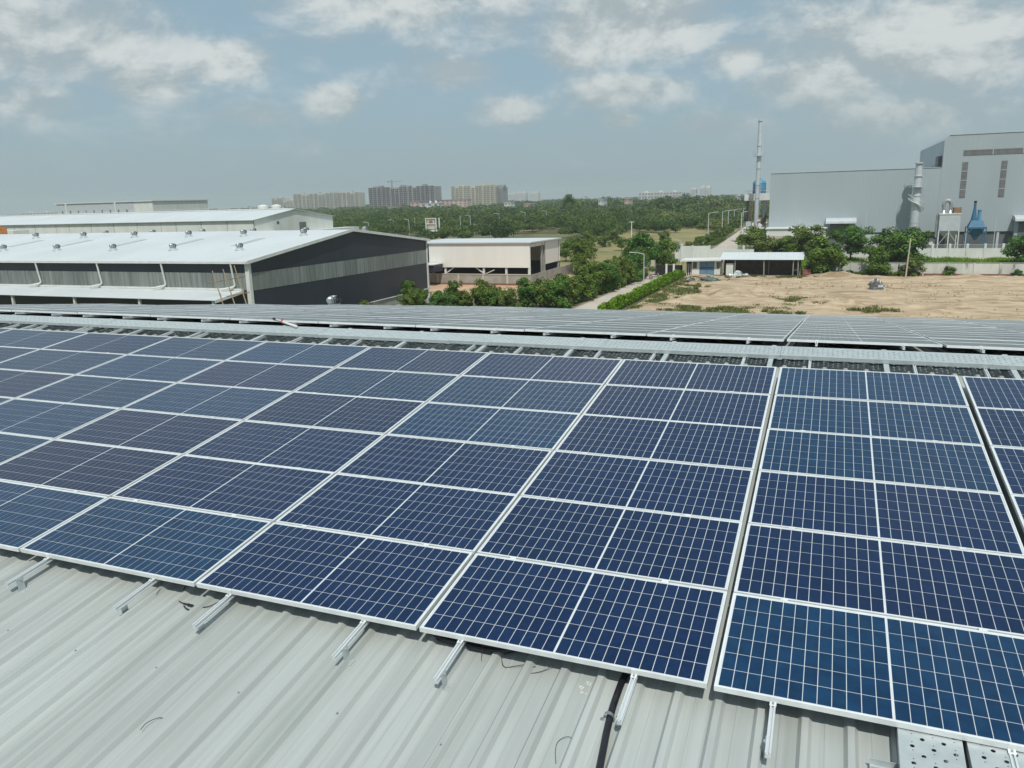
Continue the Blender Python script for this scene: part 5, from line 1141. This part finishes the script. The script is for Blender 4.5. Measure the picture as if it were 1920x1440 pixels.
for x0, x1, y0, y1 in ((-12,-2,89,95),(-14,-10,110,121),(-16,-14.5,92,130),(2,6,100,106),(9,13,96,99),(6,10,98,100),(-3,2,95.5,99),(-14,3,131.5,134.3),(0,5,133,136.5),(-13,4,90,95.5),(-2,8,100,107),(10,16,94.5,97),(-15.5,-11,96,112)):
    for k in range(int((x1-x0)*(y1-y0)/3)): sp.append((random.uniform(x0,x1), random.uniform(y0,y1), random.uniform(.5,1.4), random.uniform(.4,1.2), 150) if math.sin(k*1.7+x0)>-.3 else (random.uniform(x0,x1), random.uniform(y0,y1), .4, .4, 60))
grass('weeds', 'patches of green weeds on the bare soil field', sp, 'grass_leaf', .07, .30, 5)
sp = [(random.uniform(-6,60), random.uniform(141,172), 2.2, 2.2, 90) for k in range(420)]
grass('tall_grass', 'strip of long grass between the boundary wall and the white wall', sp, 'leaf_hedge', .09, .5, 6)
sp = [(random.uniform(-34,-24), random.uniform(138,180), 2.0, 2.0, 100) for k in range(160)]
grass('tall_grass', 'rough green grass beyond the gate', sp, 'grass_leaf', .1, .5, 8)
r_ = np.random.default_rng(23); n = 2600; cx_, cy_ = r_.uniform(-15.5,45,n), r_.uniform(88,137.5,n); keep = (np.sin(cx_*.35+1)+np.cos(cy_*.3+cx_*.1)) > r_.uniform(-1.2,1.4,n); mb = MB()
for x, y in zip(cx_[keep], cy_[keep]):
    s = .05+.16*r_.random()**2.5; a = r_.uniform(0,6.28); q = [(x+s*1.3*math.cos(a+k*math.tau/5)*r_.uniform(.7,1.2), y+s*math.sin(a+k*math.tau/5)*r_.uniform(.7,1.2)) for k in range(5)]
    mb.add([(u,v,.0) for u,v in q]+[(x+(u-x)*.6,y+(v-y)*.6,.1+s*r_.uniform(.7,1.3)) for u,v in q], [(5,6,7,8,9)]+[(k,(k+1)%5,5+(k+1)%5,5+k) for k in range(5)])
o = link('soil_clods', mb.mesh('soil_clods', 'soil')); o['kind'] = 'stuff'; o['label'] = 'scattered clods and stones over the bare soil'; o['category'] = 'soil clods'
# scrub woodland reaching to the skyline
r_ = np.random.default_rng(11); V = []
def clear(x, y):
    if y < 246 and x < -62: return True
    if y < 300 and x < -62 and math.sin(x*.07)*math.cos(y*.09+x*.03) > -.1: return True
    if x > -31 and y < 430 and x < 80: return True
    if y < 168: return True
    if gx-9 < x < gx+14 and y < gy+3: return True
    return -62 < x < -20 and 172 < y < 300 and x > -50 - 14*math.sin((y-172)/128*math.pi) + 4*math.sin(y*.13)
def scrub(x, y, R_, H_, n, s):
    nl = 8; a = r_.uniform(0,math.tau,nl); q_ = np.sqrt(r_.uniform(0,1,nl))*.75; lob = np.stack([np.cos(a)*q_*R_, np.sin(a)*q_*R_, H_*(.30+.38*(1-q_)+r_.uniform(-.06,.1,nl))],1); lr = R_*r_.uniform(.26,.44,nl)
    k = r_.integers(0,nl,n); d = r_.normal(size=(n,3)); d /= np.linalg.norm(d,axis=1)[:,None]; rr = (r_.uniform(.5,1.08,n)**.5)*lr[k]
    p = d*rr[:,None]*np.array([1,1,.72]) + lob[k] + np.array([x,y,0]); p[:,2] = np.maximum(p[:,2], .15)
    V.append(leaf_arrays(p, np.full(n,s), r_, .25, d))
for y0, y1, pitch, n, s in ((172,320,7.0,620,.30),(320,430,7.4,480,.38),(430,600,9.0,300,.58),(600,850,12,170,.95),(850,1250,17,100,1.6),(1250,2300,28,60,2.8)):
    xa, xb = aty(380,380,y1)[0], aty(1480,380,y1)[0]; cnt = int((xb-xa)*(y1-y0)/pitch**2)
    for k in range(cnt):
        yy = r_.uniform(y0, y1); xx = r_.uniform(xa, xb); pc = (np.array([xx,yy,0])-CAMP)@CAMR; pxx = 960 + FPX*pc[0]/-pc[2]
        if pxx < 340 or pxx > 1490 or clear(xx, yy): continue
        gap = math.sin(xx*.045+1.3)*math.cos(yy*.037)+.5*math.sin(xx*.11+yy*.07)
        if gap > .55 and yy < 470: continue
        g = math.exp(r_.normal(0,.32)); R_ = 4.4*g*(1+(yy-232)/1500); H_ = min(10, 4.6*g**.7*(1+(yy-232)/2400)*(1+.25*math.sin(xx*.02+yy*.013)))
        scrub(xx, yy, R_, H_, int(n*min(2.0,max(.5,g))), s)
# taller trees on the rise at the right of the skyline
for k in range(300):
    yy = r_.uniform(560,900); xx = aty(r_.uniform(1090,1470), 380, yy)[0]; hh = r_.uniform(8,13.5)*(1.0 if r_.random() < .8 else 1.35)*(.8+.35*math.sin(xx*.05)); scrub(xx, yy, hh*.55, hh, 210, .85)
# the wood goes on to the right of the factory
for k in range(260):
    yy = r_.uniform(200,1100); xx = r_.uniform(85, 120+yy*.75); hh = r_.uniform(4,8); scrub(xx, yy, hh*.8, hh, 110, .4+yy*.0012)
# thin tree line along the left horizon
for k in range(420):
    yy = r_.uniform(900,2600); xx = aty(r_.uniform(-80,560), 380, yy)[0]; scrub(xx, yy, r_.uniform(6,10), r_.uniform(5,9), 60, 2.2)
V = np.concatenate(V); print('scrub quads', len(V)//4)
o = link('scrub_woodland', leaf_mesh('scrub_woodland', V, 'leaf_scrub')); o['kind'] = 'stuff'; o['label'] = 'dense green scrub woodland stretching to the skyline'; o['category'] = 'woodland'
for i, (px, top, yy, h) in enumerate(((1066,361,520,9),)):
    P = aty(px, top, yy); tree('tall dark tree standing above the woodland skyline', float(P[0]), yy, 3, float(P[2])*.93, 'tall_tree', None, .8)
for i, (px, yy, h) in enumerate(((1075,192,4.2),(1110,205,3.6),(1130,215,3.2),(1165,200,3.4),(1245,235,3.4),(1100,240,3.6),(1148,238,4.2),(1060,165,4.6),(1090,180,3.8))):
    P = aty(px, 420, yy); tree(f'lone bush in the dry grass right of the cream shed, {ORD[i+1]}', float(P[0]), yy, [2,5][i % 2], h, 'bush', 'bushes in the dry grass', 1.2)

# ================================================================== hazy air
mb = MB(); mb.box(-3600,3600,-400,5100,-1.2,75)
hzm = bpy.data.materials.new('haze'); hzm.use_nodes = True; t_ = hzm.node_tree; t_.nodes.clear()
ho = N(t_, 'ShaderNodeOutputMaterial'); pv = N(t_, 'ShaderNodeVolumePrincipled', inp={'Color': (.86,.92,.97,1), 'Density': .0002, 'Anisotropy': .2}); t_.links.new(pv.outputs[0], ho.inputs['Volume'])
M['haze'] = hzm
o = link('haze', mb.mesh('haze', 'haze')); o['kind'] = 'stuff'; o['label'] = 'thin pale haze in the air over the whole plain'; o.display_type = 'WIRE'
